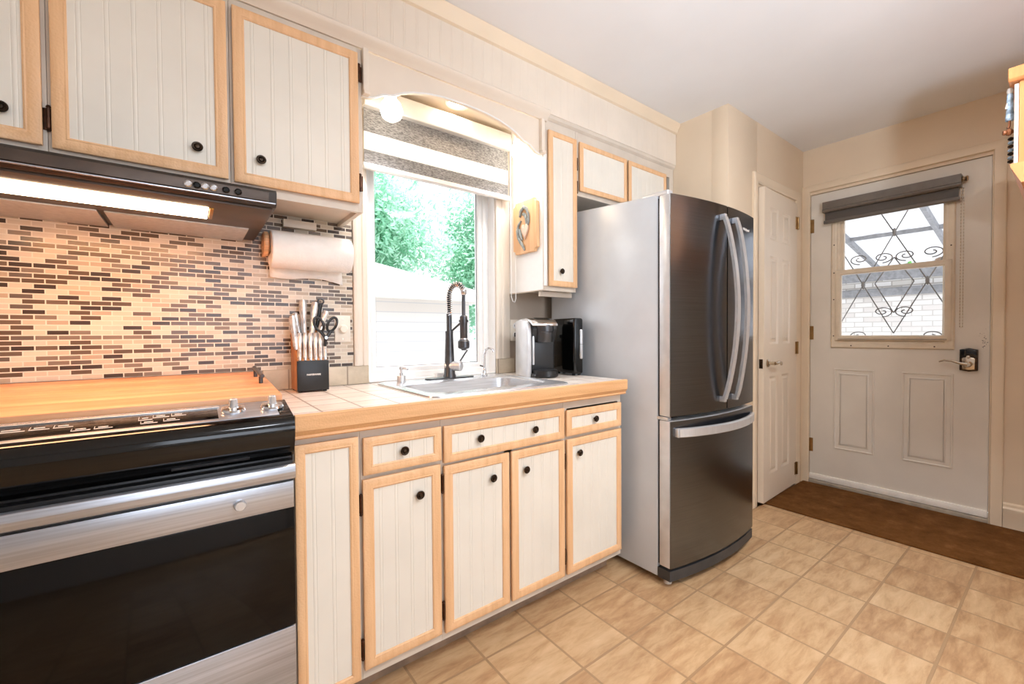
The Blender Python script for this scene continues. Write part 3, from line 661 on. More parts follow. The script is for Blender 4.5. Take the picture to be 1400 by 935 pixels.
# right of the window
TX0, TX1 = 1.417, 1.645
r = wall_unit(TX0, TX1, 1.347, 2.2, 'tall narrow cream wall cabinet between the window and the fridge', y1=YW)
panel_door('door', 1.443, 1.640, 1.37, 2.145, YU, r, [(1.523, 1.447)], w_=.028, pitch=.045, phase=.01, hz=[(1.6455, 2.02), (1.6455, 1.9)])
B(TX0-.0012, TX0+.0004, YU+.003, YW-.001, 1.352, 2.19, bev=0).build('side_panel', 'vinyl_white', r)  # white sheet paints in the lamp glare on this cabinet side
MB().prism([(1.418, YU-.012), (1.424, YU-.016), (1.432, YU-.012), (1.436, YU-.006), (1.44, YU-.001), (1.418, YU-.001)], 'z', 1.37, 2.02).build('corner_strip', 'vinyl_white', r)
B(TX0+.018, 1.66, YU+.045, YU+.06, 1.322, 1.3465, bev=.001).build('light_rail', 'soffit_paint', r)
r = wall_unit(1.646, XK-.003, 1.862, 2.2, 'cream wall cabinet with two small doors above the fridge', y1=YW)
panel_door('door', 1.664, 2.056, 1.885, 2.142, YU, r, w_=.026, pitch=.045, phase=.01)
panel_door('door', 2.072, 2.452, 1.885, 2.142, YU, r, w_=.026, pitch=.045, phase=.01)

# arched valance over the window
va = thing('window_valance', 'white scalloped arched valance board over the kitchen window', 'valance', (.97, YU, 2.02))
VX0, VX1 = .527, 1.4165
half = [(0, 2.125), (.06, 2.124), (.12, 2.12), (.18, 2.111), (.24, 2.096), (.28, 2.081), (.305, 2.067), (.325, 2.056), (.345, 2.052), (.365, 2.046), (.385, 2.033), (.405, 2.022), (.425, 2.018), (.4448, 2.018)]
cxv = (VX0+VX1)/2
low = [(cxv-u, z) for u, z in reversed(half)] + [(cxv+u, z) for u, z in half[1:]]
MB().prism([(VX0, 2.186)]+low+[(VX1, 2.186)], 'y', YU+.002, YU+.02).build('arch_board', 'soffit_paint', va)
MB().tube([(x, YU+.001, z) for x, z in low], .0035, 8).build('arch_bead', 'vinyl_white', va)
for x0, x1 in ((VX0, VX0+.02), (VX1-.022, VX1-.002)):
    MB().box(x0, x1, YU-.02, YU+.002, 2.03, 2.185, bev=.002).box(x0-.0, x1+.003, YU-.026, YU+.002, 2.016, 2.03, bev=.003).build('end_pilaster', 'soffit_paint', va)

# zebra shade in the window
zb = thing('window_blind', 'grey and white banded roller blind half lowered in the kitchen window', 'blind', (.995, 1.84, 1.84))
BX0, BX1, BY = .607, 1.388, 1.852
MB().box(BX0, BX1, BY-.032, YW-.02-.002, 2.105, 2.19, bev=.006).build('cassette', 'blind_white_rail', zb)
B(BX0+.006, BX1-.006, BY-.001, BY+.001, 2.005, 2.106, bev=0).build('dark_band', 'zebra_grey', zb)
B(BX0+.006, BX1-.006, BY-.001, BY+.001, 1.928, 2.005, bev=0).build('sheer_band', 'zebra_sheer', zb)
B(BX0+.006, BX1-.006, BY-.001, BY+.001, 1.868, 1.928, bev=0).build('dark_band', 'zebra_grey', zb)
MB().prism([(BY-.012, 1.842), (BY-.016, 1.85), (BY-.012, 1.866), (BY-.004, 1.872), (BY+.008, 1.87), (BY+.01, 1.845)], 'x', BX0+.002, BX1-.002).build('bottom_rail', 'blind_white_rail', zb)
MB().tube([(1.385, BY-.02, 2.11), (1.385, BY-.02, 1.33), (1.392, BY-.024, 1.305), (1.4, BY-.03, 1.3), (1.405, BY-.034, 1.32), (1.4, BY-.03, 2.11)], .0022, 6).build('pull_chain', 'vinyl_white', zb)

# lamps over the sink
def spot_lamp(x, y, dx, label):
    r = thing('spot_lamp', label, 'lamp', (x, y, 2.22), 'white spot lamps over the sink')
    MB().lathe([(.03, 0), (.03, .012), (.012, .014), (.012, .06)], (x, y, 2.2215), (0, 0, -1), 20).build('ceiling_cup', 'vinyl_white', r)
    d = Vector((dx, -.25, -1)).normalized(); p = Vector((x, y, 2.168))
    MB().lathe([(.018, -.005), (.024, .005), (.026, .06), (.024, .066), (.018, .066)], p, d, 20).build('holder', 'blind_white_rail', r)
    MB().lathe([(.014, 0), (.024, .018), (.04, .045), (.045, .066), (.04, .09), (.024, .105), (0, .11)], p+d*.055, d, 20).build('bulb', 'lamp_white', r)
    return p+d*.17
LP = [spot_lamp(.685, 1.735, -.05, 'lit white spot lamp at the left end under the valance'),
      spot_lamp(1.345, 1.735, .05, 'lit white spot lamp at the right end under the valance, beside the tall cabinet')]
rl = thing('recessed_light', 'round lit recessed light in the soffit above the window', 'light', (1.03, 1.765, 2.22))
MB().lathe([(.062, 2.2215), (.06, 2.214), (.046, 2.216), (.044, 2.2215)], (1.03, 1.765, 0), (0, 0, 1), 28).build('trim_ring', 'vinyl_white', rl)
MB().lathe([(.044, 2.2215), (.042, 2.217), (0, 2.215)], (1.03, 1.765, 0), (0, 0, 1), 24).build('lens', 'lamp_recessed', rl)

# ------------------------------------------------------------------ range hood
hr = thing('range_hood', 'dark brown under-cabinet range hood with its light on above the oven', 'range hood', (-.17, 1.62, 1.487))
HX0, HX1 = -.56, .204
# shell with open underside: top, front, sides
mb = MB().prism([(1.372, 1.49), (1.362, 1.497), (1.358, 1.528), (1.366, 1.537), (1.46, 1.556), (1.57, 1.583), (YW-.008, 1.583), (YW-.008, 1.49)], 'x', HX0, HX1, bev=.0015)
mb.build('shell', 'hood_dark', hr)
B(HX0+.012, HX1-.02, 1.354, 1.36, 1.501, 1.527, bev=.001).build('control_panel', 'hood_brown', hr)
B(HX0+.004, HX1-.004, 1.3535, 1.362, 1.4955, 1.4985, bev=.0005).build('chrome_strip', 'steel', hr)
B(HX0+.01, HX1-.008, 1.385, 1.655, 1.4845, 1.492, bev=.001).build('lower_panel', 'hood_brown', hr)
ln_ = MB().box(-.5, .05, 1.45, 1.575, 1.4795, 1.486, bev=.003).build('light_lens', 'lamp_hood', hr)
B(.053, .062, 1.45, 1.575, 1.48, 1.486, bev=.001).build('lens_clip', 'copper_gold', hr)
for x0, x1 in ((-.55, -.2), (-.185, .165)):
    MB().box(x0, x1, 1.66, YW-.012, 1.482, 1.49, bev=.001).build('filter', 'hood_filter', hr)
for i, (x, dark) in enumerate(((.005, 0), (.023, 1), (.04, 0), (.058, 0), (.085, 1), (.112, 1))):
    MB().lathe([(.0085, 0), (.0085, .003), (.0065, .0045), (.0055, .003), (0, .003)], (x, 1.354, 1.513), (0, -1, 0), 14).build('button', 'black_gloss' if dark else 'chrome', hr)

# ------------------------------------------------------------------ range
RX0, RX1 = -.547, .214
rg = thing('range', 'black and stainless slide-in range below the hood', 'oven', (-.167, 1.55, 0))
MB().box(RX0, RX1, 1.262, 1.868, .02, .905, bev=.002).build('body', 'black_satin', rg)
MB().box(RX0, RX1, 1.3, 1.868, .905, .922, bev=.003).build('cooktop', 'black_gloss', rg)
# curved black control housing
cp = [(1.372, .906), (1.372, .942), (1.36, .947), (1.352, .9475), (1.235, .9235), (1.218, .917), (1.208, .905), (1.206, .885), (1.21, .86), (1.222, .835), (1.236, .818), (1.25, .812), (1.262, .812), (1.262, .906)]
MB().prism(cp, 'x', RX0, RX1).build('control_housing', 'black_gloss', rg, ang=50)
# sloped top: plates lie along the slope from (1.352,.9475) to (1.235,.9235)
def sl(t, h=0): return (1.24+.112*t, .9246+.0229*t+h)
def slope_plate(x0, x1, t0, t1, th):
    a, b_ = sl(t0, .0002), sl(t1, .0002)
    return MB().prism([a, b_, (b_[0], b_[1]+th), (a[0], a[1]+th)], 'x', x0, x1, bev=min(.0004, th*.3))
slope_plate(RX0+.02, RX1-.03, 0, 1, .0012).build('steel_panel', 'steel', rg)
dp = slope_plate(-.40, .055, .12, .8, .0024).build('display', 'black_gloss', rg)
slope_plate(-.40, .06, .8, .92, .0032).build('display_rim', 'handle_steel', rg)
for x0, x1, t0, t1 in ((-.31, -.27, .45, .62), (-.265, -.235, .45, .62), (-.23, -.2, .45, .62), (-.2, -.17, .2, .34), (-.165, -.135, .2, .34), (-.095, -.07, .42, .62), (-.09, -.06, .22, .36), (-.05, -.02, .25, .4), (-.07, -.04, .5, .66), (-.036, -.008, .5, .66)):
    a0, a1 = sl(t0, .0029), sl(t1, .0029)
    e = .0008; ic = MB()
    for (xa, xb, pa, pb) in ((x0, x1, t0, t0+.03), (x0, x0+e, t0, t1), (x0+.006, x1-.008, (t0+t1)/2, (t0+t1)/2+.04)):
        p0, p1 = sl(pa, .0029), sl(pb, .0029); ic.prism([p0, p1, (p1[0], p1[1]+.0003), (p0[0], p0[1]+.0003)], 'x', xa, xb)
    ic.build('key_print', 'print_white', dp)
nrm = Vector((0, -.2, .98)).normalized()
for x in (.088, .175):
    y, z = sl(.52, .001); k = MB().lathe([(.0265, 0), (.0275, .004), (.025, .009), (.012, .011), (.011, .012)], (x, y, z), nrm, 28).build('burner_knob', 'chrome', rg)
    p = Vector((x, y, z))
    mb = MB().tube([p+nrm*.01+Vector((0, .004, 0)), p+nrm*.03+Vector((0, .004, 0))], [.0105, .0095], 12); mb.cyl(p+nrm*.01, p+nrm*.033, .009, .008, bev=.002)
    mb.build('knob_grip', 'handle_steel', k)
B(-.036, .115, 1.22, 1.228, .829, .8325, bev=0).build('vent_slot', 'steel', rg) if False else MB().prism([(1.2235, .8255), (1.2215, .8305), (1.2235, .832), (1.226, .827)], 'x', -.036, .115).build('vent_slot', 'gun_steel', rg)
# oven door
dr = MB().box(RX0+.002, RX1-.001, 1.232, 1.262, .372, .805, bev=.003).build('oven_door', 'black_satin', rg)
MB().box(RX0+.002, RX1-.002, 1.2255, 1.2325, .683, .752, bev=.002).build('door_trim', 'steel', dr)
MB().box(RX0+.002, RX1-.001, 1.2275, 1.2325, .374, .682, bev=.001).build('oven_window', 'oven_glass', dr)
MB().prism([(1.232, .766), (1.2, .7655), (1.192, .769), (1.19, .785), (1.192, .8), (1.2, .804), (1.206, .8), (1.21, .79), (1.232, .79)], 'x', RX0+.002, RX1-.003, bev=.001).build('door_handle', 'steel', dr)
MB().lathe([(.013, 0), (.0135, .006), (.0115, .012), (.0105, .013), (0, .0135)], (.093, 1.2256, .717), (0, -1, 0), 22).build('round_badge', 'handle_steel', dr)
MB().box(RX0+.002, RX1-.001, 1.236, 1.262, .205, .366, bev=.003).build('storage_drawer', 'steel', rg)
MB().box(RX0+.01, RX1-.006, 1.27, 1.285, 0, .2, bev=0).build('kick_panel', 'black_satin', rg)

# noodle board over the burners
nb = thing('noodle_board', 'large pale wooden board covering the stove burners', 'board', (-.16, 1.62, .95))
BX = (-.535, .213)
def bz(y): return .959+(y-1.385)*(.036/.485)
strips = [(1.385, 1.505), (1.505, 1.635), (1.635, 1.755), (1.755, 1.868)]
mb = MB()
for a, b_ in strips: mb.prism([(a, bz(a)-.024), (b_, bz(b_)-.024), (b_, bz(b_)), (a, bz(a))], 'x', *BX, bev=.0012)
mb.build('board_plank', 'board_wood', nb)
for x in (.165,):
    mb = MB()
    for y in (1.60, 1.74): mb.cyl((x+.02, y, bz(y)-.001), (x+.02, y, bz(y)+.022), .006)
    mb.cyl((x+.02, 1.565, bz(1.565)+.028), (x+.02, 1.775, bz(1.775)+.028), .0065, bev=.001).build('handle', 'gun_steel', nb)
MB().box(BX[0]+.03, BX[1]-.02, 1.69, 1.71, .924, bz(1.7)-.0245, bev=.001).box(BX[0]+.03, BX[1]-.02, 1.5, 1.52, .924, bz(1.51)-.0245, bev=.001).build('batten', 'board_wood', nb)

# ------------------------------------------------------------------ knife block, knives, scissors
kb = thing('knife_block', 'dark front wooden knife block full of knives on the counter by the splashback', 'knife block', (.375, 1.80, .915))
KX0, KX1 = .319, .43
MB().prism([(1.752, .92), (1.752, 1.035), (1.768, 1.05), (1.845, 1.15), (1.872, 1.14), (1.872, .92)], 'x', KX0+.002, KX1-.002, bev=.002).build('block', 'block_wood', kb)
MB().box(KX0, KX1, 1.7395, 1.7518, .92, 1.034, bev=.002).build('front_panel', 'black_satin', kb)
for x in (KX0+.012, KX1-.012):
    for y in (1.755, 1.86): MB().cyl((x, y, .9152), (x, y, .921), .007, seg=12).build('foot', 'dark_rubber', kb)
text('brand_lettering', 'FARBERWARE', .0088, kb, 'print_white', ((KX0+KX1)/2+.001, 1.7392, .981), (R(90), 0, 0), bold=.0003, sx=.9)
simple('knife_handle', (214, 213, 212), .28, .55, var=.12, scale=60)
def knife(base, tip, w_, label, group, dark=False, name='knife'):
    base = Vector(base); tip = Vector(tip); d = (tip-base).normalized()
    r = thing(name, label, 'knife', base, group)
    n = 7; pts = [base+(tip-base)*(i/(n-1)) for i in range(n)]
    bend = Vector((0, -.004, 0))
    for i, q_ in enumerate(pts): pts[i] = q_ + bend*sin(pi*i/(n-1))*-1
    rs = [w_*.8, w_*.85, w_*.8, w_*.85, w_*1.0, w_*1.08, w_*.8]
    MB().tube(pts, rs, 12, flat=((0, 1, .3), .72)).build('handle', 'knife_handle', r)
    sd_ = Vector((0, -1, .25)).normalized()*w_*.62
    MB().tube([p_+sd_ for p_ in pts[1:-1]], [w_*.2]*5, 6).build('tang', 'gun_steel', r)
    MB().tube([base-d*.012, base+d*.002], [w_*.75, w_*.82], 10, flat=((0, 1, .3), .6)).build('bolster', 'handle_steel', r)
    return r
slots = [.331, .350, .369, .387, .405, .421]
words = ['leftmost', 'second from left', 'third from left', 'fourth from left', 'fifth from left', 'rightmost']
for x, wd in zip(slots, words):
    knife((x, 1.7605, 1.043), (x+.010, 1.805, 1.137), .0125, f'small steak knife, {wd} in the front row of the knife block', 'steak knives in the knife block', name='steak_knife')
k2 = [((.326, 1.795, 1.086), (.318, 1.815, 1.205), .0165, 'broad pale handled knife at the left of the knife block back row'),
      ((.345, 1.838, 1.141), (.335, 1.856, 1.218), .015, 'pale handled knife leaning behind the leftmost broad knife'),
      ((.362, 1.832, 1.134), (.363, 1.852, 1.27), .0185, 'tallest knife with grey handle standing in the knife block back row'),
      ((.39, 1.832, 1.134), (.408, 1.852, 1.262), .018, 'pale handled knife behind the scissors, right of the tallest knife'),
      ((.415, 1.83, 1.131), (.448, 1.85, 1.228), .0155, 'shorter pale handled knife at the right of the knife block back row')]
for a in k2: knife(*a[:3], a[3], 'large knives in the knife block')
ks = thing('sharpening_steel', 'dark ringed sharpening steel standing at the back of the knife block', 'sharpening steel', (.408, 1.862, 1.147))
MB().tube([(.412, 1.862, 1.141), (.431, 1.868, 1.255)], [.008, .0095], 12).build('handle', 'black_plastic', ks)
ring = [(.434+.011*cos(2*pi*k/20), 1.869, 1.268+.011*sin(2*pi*k/20)) for k in range(20)]
MB().tube(ring, .0035, 8, closed=True).build('hanging_ring', 'gun_steel', ks)
sx_ = thing('scissors', 'black handled kitchen scissors stuck in the knife block', 'scissors', (.425, 1.79, 1.075))
for cx_, cz_, tilt in ((.404, 1.172, -.25), (.453, 1.172, .35)):
    lp = []
    for k in range(24):
        a = 2*pi*k/24; u = .0165*cos(a); v = .027*sin(a); lp.append((cx_+u+v*sin(tilt), 1.776+.1*v, cz_+v))
    MB().tube(lp, .0052, 8, closed=True).tube([(cx_-.004*(1 if cx_ < .42 else -1)*-1, 1.774, cz_-.026), (.428, 1.774, 1.118), (.424, 1.782, 1.065)], [.006, .007, .005], 8).build('finger_loop', 'black_plastic', sx_)
MB().cyl((.428, 1.765, 1.12), (.428, 1.774, 1.12), .0055, seg=10).build('pivot', 'chrome', sx_)

# ------------------------------------------------------------------ paper towel and its wooden holder
RC = (1.812, 1.452)
ph = thing('towel_holder', 'wooden wall bracket holding the paper towel roll', 'holder', (.24, 1.85, 1.45))
MB().cyl((.226, RC[0]+.02, RC[1]+.02), (.243, RC[0]+.02, RC[1]+.02), .045, bev=.004, seg=28).box(.228, .242, RC[0], YW-.0065, 1.43, 1.515, bev=.003).build('end_disc', 'peg_wood', ph)
MB().cyl((.536, RC[0], RC[1]), (.545, RC[0], RC[1]), .02, bev=.003, seg=20).box(.536, .545, RC[0]-.01, YW-.0065, RC[1]-.01, RC[1]+.01, bev=.002).build('end_bracket', 'peg_wood', ph)
MB().cyl((.228, RC[0], RC[1]), (.54, RC[0], RC[1]), .012).build('rod', 'peg_wood', ph)
pt = thing('paper_towel_roll', 'white paper towel roll with a loose sheet hanging below it', 'paper towel', (.39, RC[0], RC[1]))
MB().lathe([(.02, .2465), (.066, .2465), (.0685, .25), (.0685, .528), (.066, .5325), (.02, .5325), (.02, .2465)], (0, RC[0], RC[1]), (1, 0, 0), 48).build('roll', 'paper', pt)
sh = MB(); rows = []
prof = [(RC[0]-.0692*cos(a), RC[1]-.0692*sin(a)) for a in [R(t) for t in range(20, 181, 20)]]
prof = [(RC[0]+.0692*cos(R(t)), RC[1]+.0692*sin(R(t))) for t in (200, 220, 240, 262)]
prof = prof[:0] + [(RC[0]+.066, RC[1]-.02), (RC[0]+.066, RC[1]-.05), (RC[0]+.063, RC[1]-.075), (RC[0]+.055, RC[1]-.097)]
nx = 14
vs = []; fs = []
for j, (y, z) in enumerate(prof):
    for i in range(nx+1):
        x = .252+(.5215-.252)*i/nx; vs.append((x, y+.002*sin(i*.9+j), z-(.004*sin(i*.55) if j == len(prof)-1 else 0)-(.012*(i/nx)**6 if j == len(prof)-1 else 0)))
for j in range(len(prof)-1):
    for i in range(nx): fs.append((j*(nx+1)+i, j*(nx+1)+i+1, (j+1)*(nx+1)+i+1, (j+1)*(nx+1)+i))
o_ = MB().add(vs, fs).build('hanging_sheet', 'paper', pt, ang=80)
md = o_.modifiers.new('thick', 'SOLIDIFY'); md.thickness = .0008

# dimmer and outlet
dm = thing('dimmer_switch', 'cream dimmer switch plate with a round dial on the mosaic splashback', 'switch', (.523, YW-.006, 1.156))
B(.491, .555, YW-.0115, YW-.006, 1.1, 1.212, bev=.002).build('plate', 'switch_plate', dm)
MB().lathe([(.02, 0), (.02, .004), (.0165, .006), (.0155, .016), (.013, .018), (0, .018)], (.524, YW-.0115, 1.155), (0, -1, 0), 26).build('dial', 'switch_plate', dm)
MB().cyl((.523, YW-.0115, 1.198), (.523, YW-.0128, 1.198), .0032, seg=10).cyl((.523, YW-.0115, 1.114), (.523, YW-.0128, 1.114), .0032, seg=10).build('screw', 'nickel', dm)
ou = thing('outlet', 'white wall outlet behind the coffee maker', 'outlet', (1.453, YW, 1.15))
B(1.418, 1.488, YW-.006, YW, 1.09, 1.209, bev=.002).build('plate', 'switch_plate', ou)
for z in (1.175, 1.125):
    sk_ = MB().lathe([(.017, 0), (.017, .002), (0, .002)], (1.453, YW-.006, z), (0, -1, 0), 20).build('socket', 'vinyl_white', ou)
    MB().box(1.446, 1.448, YW-.0088, YW-.0075, z-.004, z+.006, bev=0).box(1.458, 1.46, YW-.0088, YW-.0075, z-.004, z+.006, bev=0).build('slot', 'dark_rubber', sk_)
pg = thing('power_plug', 'black power plug with cord in the outlet behind the coffee maker', 'plug', (1.453, YW-.01, 1.125))
MB().box(1.441, 1.465, YW-.03, YW-.009, 1.113, 1.137, bev=.004).build('plug_body', 'black_plastic', pg)
MB().tube([(1.453, YW-.028, 1.118), (1.45, YW-.036, 1.08), (1.446, YW-.03, 1.03), (1.45, YW-.03, .98), (1.455, YW-.04, .935), (1.46, YW-.055, .9205)], .0035, 8).build('cord', 'black_plastic', pg)

# ------------------------------------------------------------------ coffee maker
A15 = R(-18)
def rotp(x, y, o): return (o[0]+x*cos(A15)-y*sin(A15), o[1]+x*sin(A15)+y*cos(A15))
cmo = (1.307, 1.588)
cm = thing('coffee_maker', 'black and silver single cup coffee maker standing right of the sink', 'coffee maker', (cmo[0], cmo[1], .9155), rz=A15)
W_, H_ = .158, .29
MB().box(.02, W_, .05, .2, .004, .268, bev=.012).build('body', 'black_plastic', cm, local=True)
MB().box(.02, W_-.004, .0, .08, .002, .02, bev=.006).build('base', 'black_plastic', cm, local=True)
MB().prism([(.03, .0), (.028, .2), (.03, .236), (.036, .262), (.05, .28), (.12, .288), (.195, .28), (.2, 0)], 'x', -.002, .024, bev=.006).build('side_panel', 'fridge_edge', cm, local=True)
MB().prism([(.05, .17), (.035, .2), (.02, .235), (.03, .262), (.07, .281), (.19, .278), (.2, .18)], 'x', .024, W_, bev=.008).build('brew_head', 'black_plastic', cm, local=True)
MB().prism([(-.012, .252), (-.012, .262), (.02, .281), (.07, .293), (.15, .292), (.15, .282), (.075, .284), (.025, .27)], 'x', .012, W_-.012, bev=.002).build('lid_handle', 'chrome', cm, local=True)
MB().prism([(.03, .284), (.06, .2945), (.14, .2945), (.15, .284)], 'x', .05, .125, bev=.003).build('lid_top', 'black_gloss', cm, local=True)
MB().lathe([(.0, .172), (.036, .172), (.04, .178), (.042, .22), (.046, .225), (.047, .256), (.03, .26)], (.094, .034, 0), (0, 0, 1), 32).build('pod_holder', 'gun_steel', cm, local=True)
MB().box(.03, .042, .034, .052, .06, .236, bev=.004).build('silver_strip', 'handle_steel', cm, local=True)
dt = MB().lathe([(.0, 0), (.058, 0), (.062, .004), (.062, .032), (.056, .036), (0, .036)], (.092, .022, .002), (0, 0, 1), 40).build('drip_tray', 'black_plastic', cm, local=True)
gm = MB()
for k in range(-6, 7):
    h_ = math.sqrt(max(.0, .051**2-(k*.0075)**2)); gm.box(.092+k*.0075-.0022, .092+k*.0075+.0022, .022-h_, .022+h_, .0375, .0395, bev=0)
gm.build('drip_grille', 'gun_steel', dt, local=True)
ap = thing('pod_dispenser', 'slim black countertop appliance with a silver vertical strip, against the fridge', 'appliance', (1.55, 1.528, .9155), rz=R(-8))
MB().box(0, .06, 0, .2, .008, .293, bev=.012).build('body', 'black_gloss', ap, local=True)
MB().box(.034, .05, -.009, .004, .085, .235, bev=.005).build('silver_strip', 'handle_steel', ap, local=True)
B(.033, .051, -.0095, -.002, .158, .16, bev=0).build('strip_gap', 'black_plastic', ap, local=True)
for x, y in ((.012, .02), (.046, .02), (.012, .15), (.046, .15)): MB().cyl((x, y, 0), (x, y, .01), .008, seg=12).build('foot', 'dark_rubber', ap, local=True)

# ------------------------------------------------------------------ plaque on the tall cabinet's side
pq = thing('wall_plaque', 'pale wooden plaque with a pewter heart ornament on the lamp-whitened cabinet side', 'plaque', (TX0-.012, 1.73, 1.68))
def notched(y0, y1, z0, z1, c):
    out = []
    for (cy_, cz_, a0) in ((y0, z0, 90), (y1, z0, 180), (y1, z1, 270), (y0, z1, 0)):
        for k in range(7):
            a = R(a0-90*k/6); out.append((cy_+c*cos(a), cz_+c*sin(a)))
    return out
MB().prism(notched(1.634, 1.825, 1.548, 1.818, .02), 'x', TX0-.022, TX0-.0005, bev=.002).build('board', 'plaque_wood', pq)
px = TX0-.027
mv = lambda u, v: (px, 1.73-u*1.15, 1.683+v*1.22)     # u to the right as seen
def ribbon(pts, rs): return MB().tube([mv(*p) for p in pts], rs, 10, flat=((1, 0, 0), 1.6))
ribbon([(-.028, .045), (-.02, .07), (.0, .082), (.022, .072), (.034, .045), (.034, .015), (.026, -.005)], [.004, .006, .006, .006, .005, .005, .003]).build('upper_curl', 'pewter', pq)
ribbon([(-.005, .055), (.01, .048), (.02, .03), (.02, .005)], [.005, .006, .006, .003]).build('upper_leaf', 'pewter', pq)
ribbon([(-.018, .028), (-.036, .015), (-.045, -.01), (-.038, -.04), (-.022, -.062), (-.002, -.085), (.006, -.1)], [.003, .005, .006, .006, .006, .005, .003]).build('lower_curl', 'pewter', pq)
ribbon([(-.03, -.005), (-.022, -.03), (-.008, -.055)], [.004, .006, .003]).build('lower_leaf', 'pewter', pq)
ht = []
for k in range(28):
    t = 2*pi*k/28; ht.append((1.73-(.01+.0016*16*sin(t)**3)*1.1, 1.662+.0027*(13*cos(t)-5*cos(2*t)-2*cos(3*t)-cos(4*t))))
MB().prism(ht, 'x', px-.004, TX0-.0222, bev=.0012).build('heart', 'heart_rose', pq)

# ------------------------------------------------------------------ refrigerator
FX0, FX1, FYF = 1.672, 2.398, 1.066
fg = thing('refrigerator', 'stainless french door refrigerator with grey side and bottom freezer drawer', 'refrigerator', (2.03, 1.45, 0))
MB().prism([(1.13, .03), (1.13, 1.733), (1.148, 1.745), (1.80, 1.797), (1.83, 1.79), (1.83, .03)], 'x', FX0, FX1, bev=.006).build('body', 'fridge_side', fg)
MB().box(FX0+.006, FX1-.006, 1.118, 1.131, .09, 1.728, bev=.002).build('gasket', 'dark_rubber', fg)
def bow(x): t = (x-(FX0+FX1)/2)/((FX1-FX0)/2); return FYF-.036*(1-t*t)+ (-.028*(x-FX0)/(FX1-FX0))
def bowed(x0, x1, z0, z1, yb_, mb=None, n=14, off=0):
    mb = mb or MB()
    pts = [(x0+(x1-x0)*i/n, bow(x0+(x1-x0)*i/n)+off) for i in range(n+1)]
    return mb.prism(pts+[(x1, yb_), (x0, yb_)], 'z', z0, z1)
SPL = 2.071
def door(name, x0, x1, z0, z1):
    d = bowed(x0, x1, z0, z1, bow(x0)+.008 if False else 1.058).build(name, 'fridge_front', fg, ang=25)
    return d
def face(x0, x1, z0, z1, name, edge_l=True):
    d = bowed(x0+.0015, x1-.0015, z0+.0015, z1-.0015, 1.072).build(name, 'fridge_front', fg, ang=25)
    MB().box(x0, x1, 1.0685, 1.121, z0, z1, bev=.004).build('door_edge', 'fridge_edge', d)
    return d
dl = face(FX0, SPL-.003, .76, 1.736, 'left_door'); drr = face(SPL+.003, FX1, .76, 1.736, 'right_door')
dz = bowed(FX0+.0015, FX1-.0015, .088, .7385, 1.072).build('freezer_drawer', 'fridge_front', fg, ang=25)
MB().box(FX0, FX1, 1.0685, 1.121, .087, .74, bev=.004).build('door_edge', 'fridge_edge', dz)
bowed(FX0+.006, FX1-.006, .739, .7405, 1.1, off=.004).build('top_lip', 'fridge_edge', dz)
def vhandle(x, par, s):
    pts = []; rs = []
    for k in range(21):
        t = k/20; z = .815+(1.672-.815)*t; out = .018+.055*sin(pi*t)**.8
        pts.append((x+s*.012*(1-sin(pi*t)), bow(x)-out, z)); rs.append(.021)
    MB().tube(pts, rs, 4, flat=((1, 0, 0), .42)).build('door_handle', 'handle_steel', par, ang=60)
    mb = MB()
    for z in (.815, 1.672): mb.box(x+s*.012-.011, x+s*.012+.011, bow(x)-.024, bow(x)+.004, z-.014, z+.014, bev=.003)
    mb.build('handle_mount', 'handle_steel', par)
vhandle(SPL-.045, dl, -1); vhandle(SPL+.045, drr, 1)
# freezer handle: wide flat bar bowed outwards
n = 18; mb = MB(); vs = []; fs = []
for k in range(n+1):
    x = FX0+.035+(FX1-FX0-.07)*k/n; t = k/n; y = bow(x)-.012-.035*sin(pi*t)**.7
    vs += [(x, y, .668), (x, y-.006, .672), (x, y-.006, .706), (x, y, .71), (x, y+.01, .71), (x, y+.01, .668)]
fs = [(k*6+i, k*6+(i+1) % 6, (k+1)*6+(i+1) % 6, (k+1)*6+i) for k in range(n) for i in range(6)]+[list(range(6)), [n*6+i for i in range(6)]]
mb.add(vs, fs)
for k in (0, n):
    x = FX0+.035+(FX1-FX0-.07)*k/n; mb.box(x-.008, x+.008, bow(x)-.014, bow(x)+.004, .67, .708, bev=.002)
mb.build('drawer_handle', 'handle_steel', dz, ang=50)
# bottom grille, feet, hinges
bowed(FX0, FX1, .03, .075, 1.129, off=.002).build('kick_grille', 'fridge_dark', fg, ang=25)
for x in (FX0+.04, FX1-.04): MB().cyl((x, 1.105, 0), (x, 1.105, .032), .018, .016, seg=18).build('levelling_foot', 'caster_white', fg)
for x in (FX0+.06, FX1-.06): MB().cyl((x-.015, 1.75, .03), (x+.015, 1.75, .03), .03, seg=20).build('roller', 'dark_rubber', fg)
for x in (FX0+.03, FX1-.03): MB().box(x-.02, x+.02, 1.085, 1.22, 1.737, 1.76, bev=.006).build('hinge_cover', 'fridge_edge', fg)
for x in (FX0+.015, FX1-.015): MB().box(x-.014, x+.014, 1.08, 1.15, .742, .757, bev=.003).build('centre_hinge', 'handle_steel', fg)
bx = 2.278
t_ = text('brand_badge', 'Whirlpool', .019, drr, 'print_white', (bx, bow(bx)-.0012, 1.652), (R(90), 0, R(4)), extr=.0005, bold=.0002)
ap2 = None

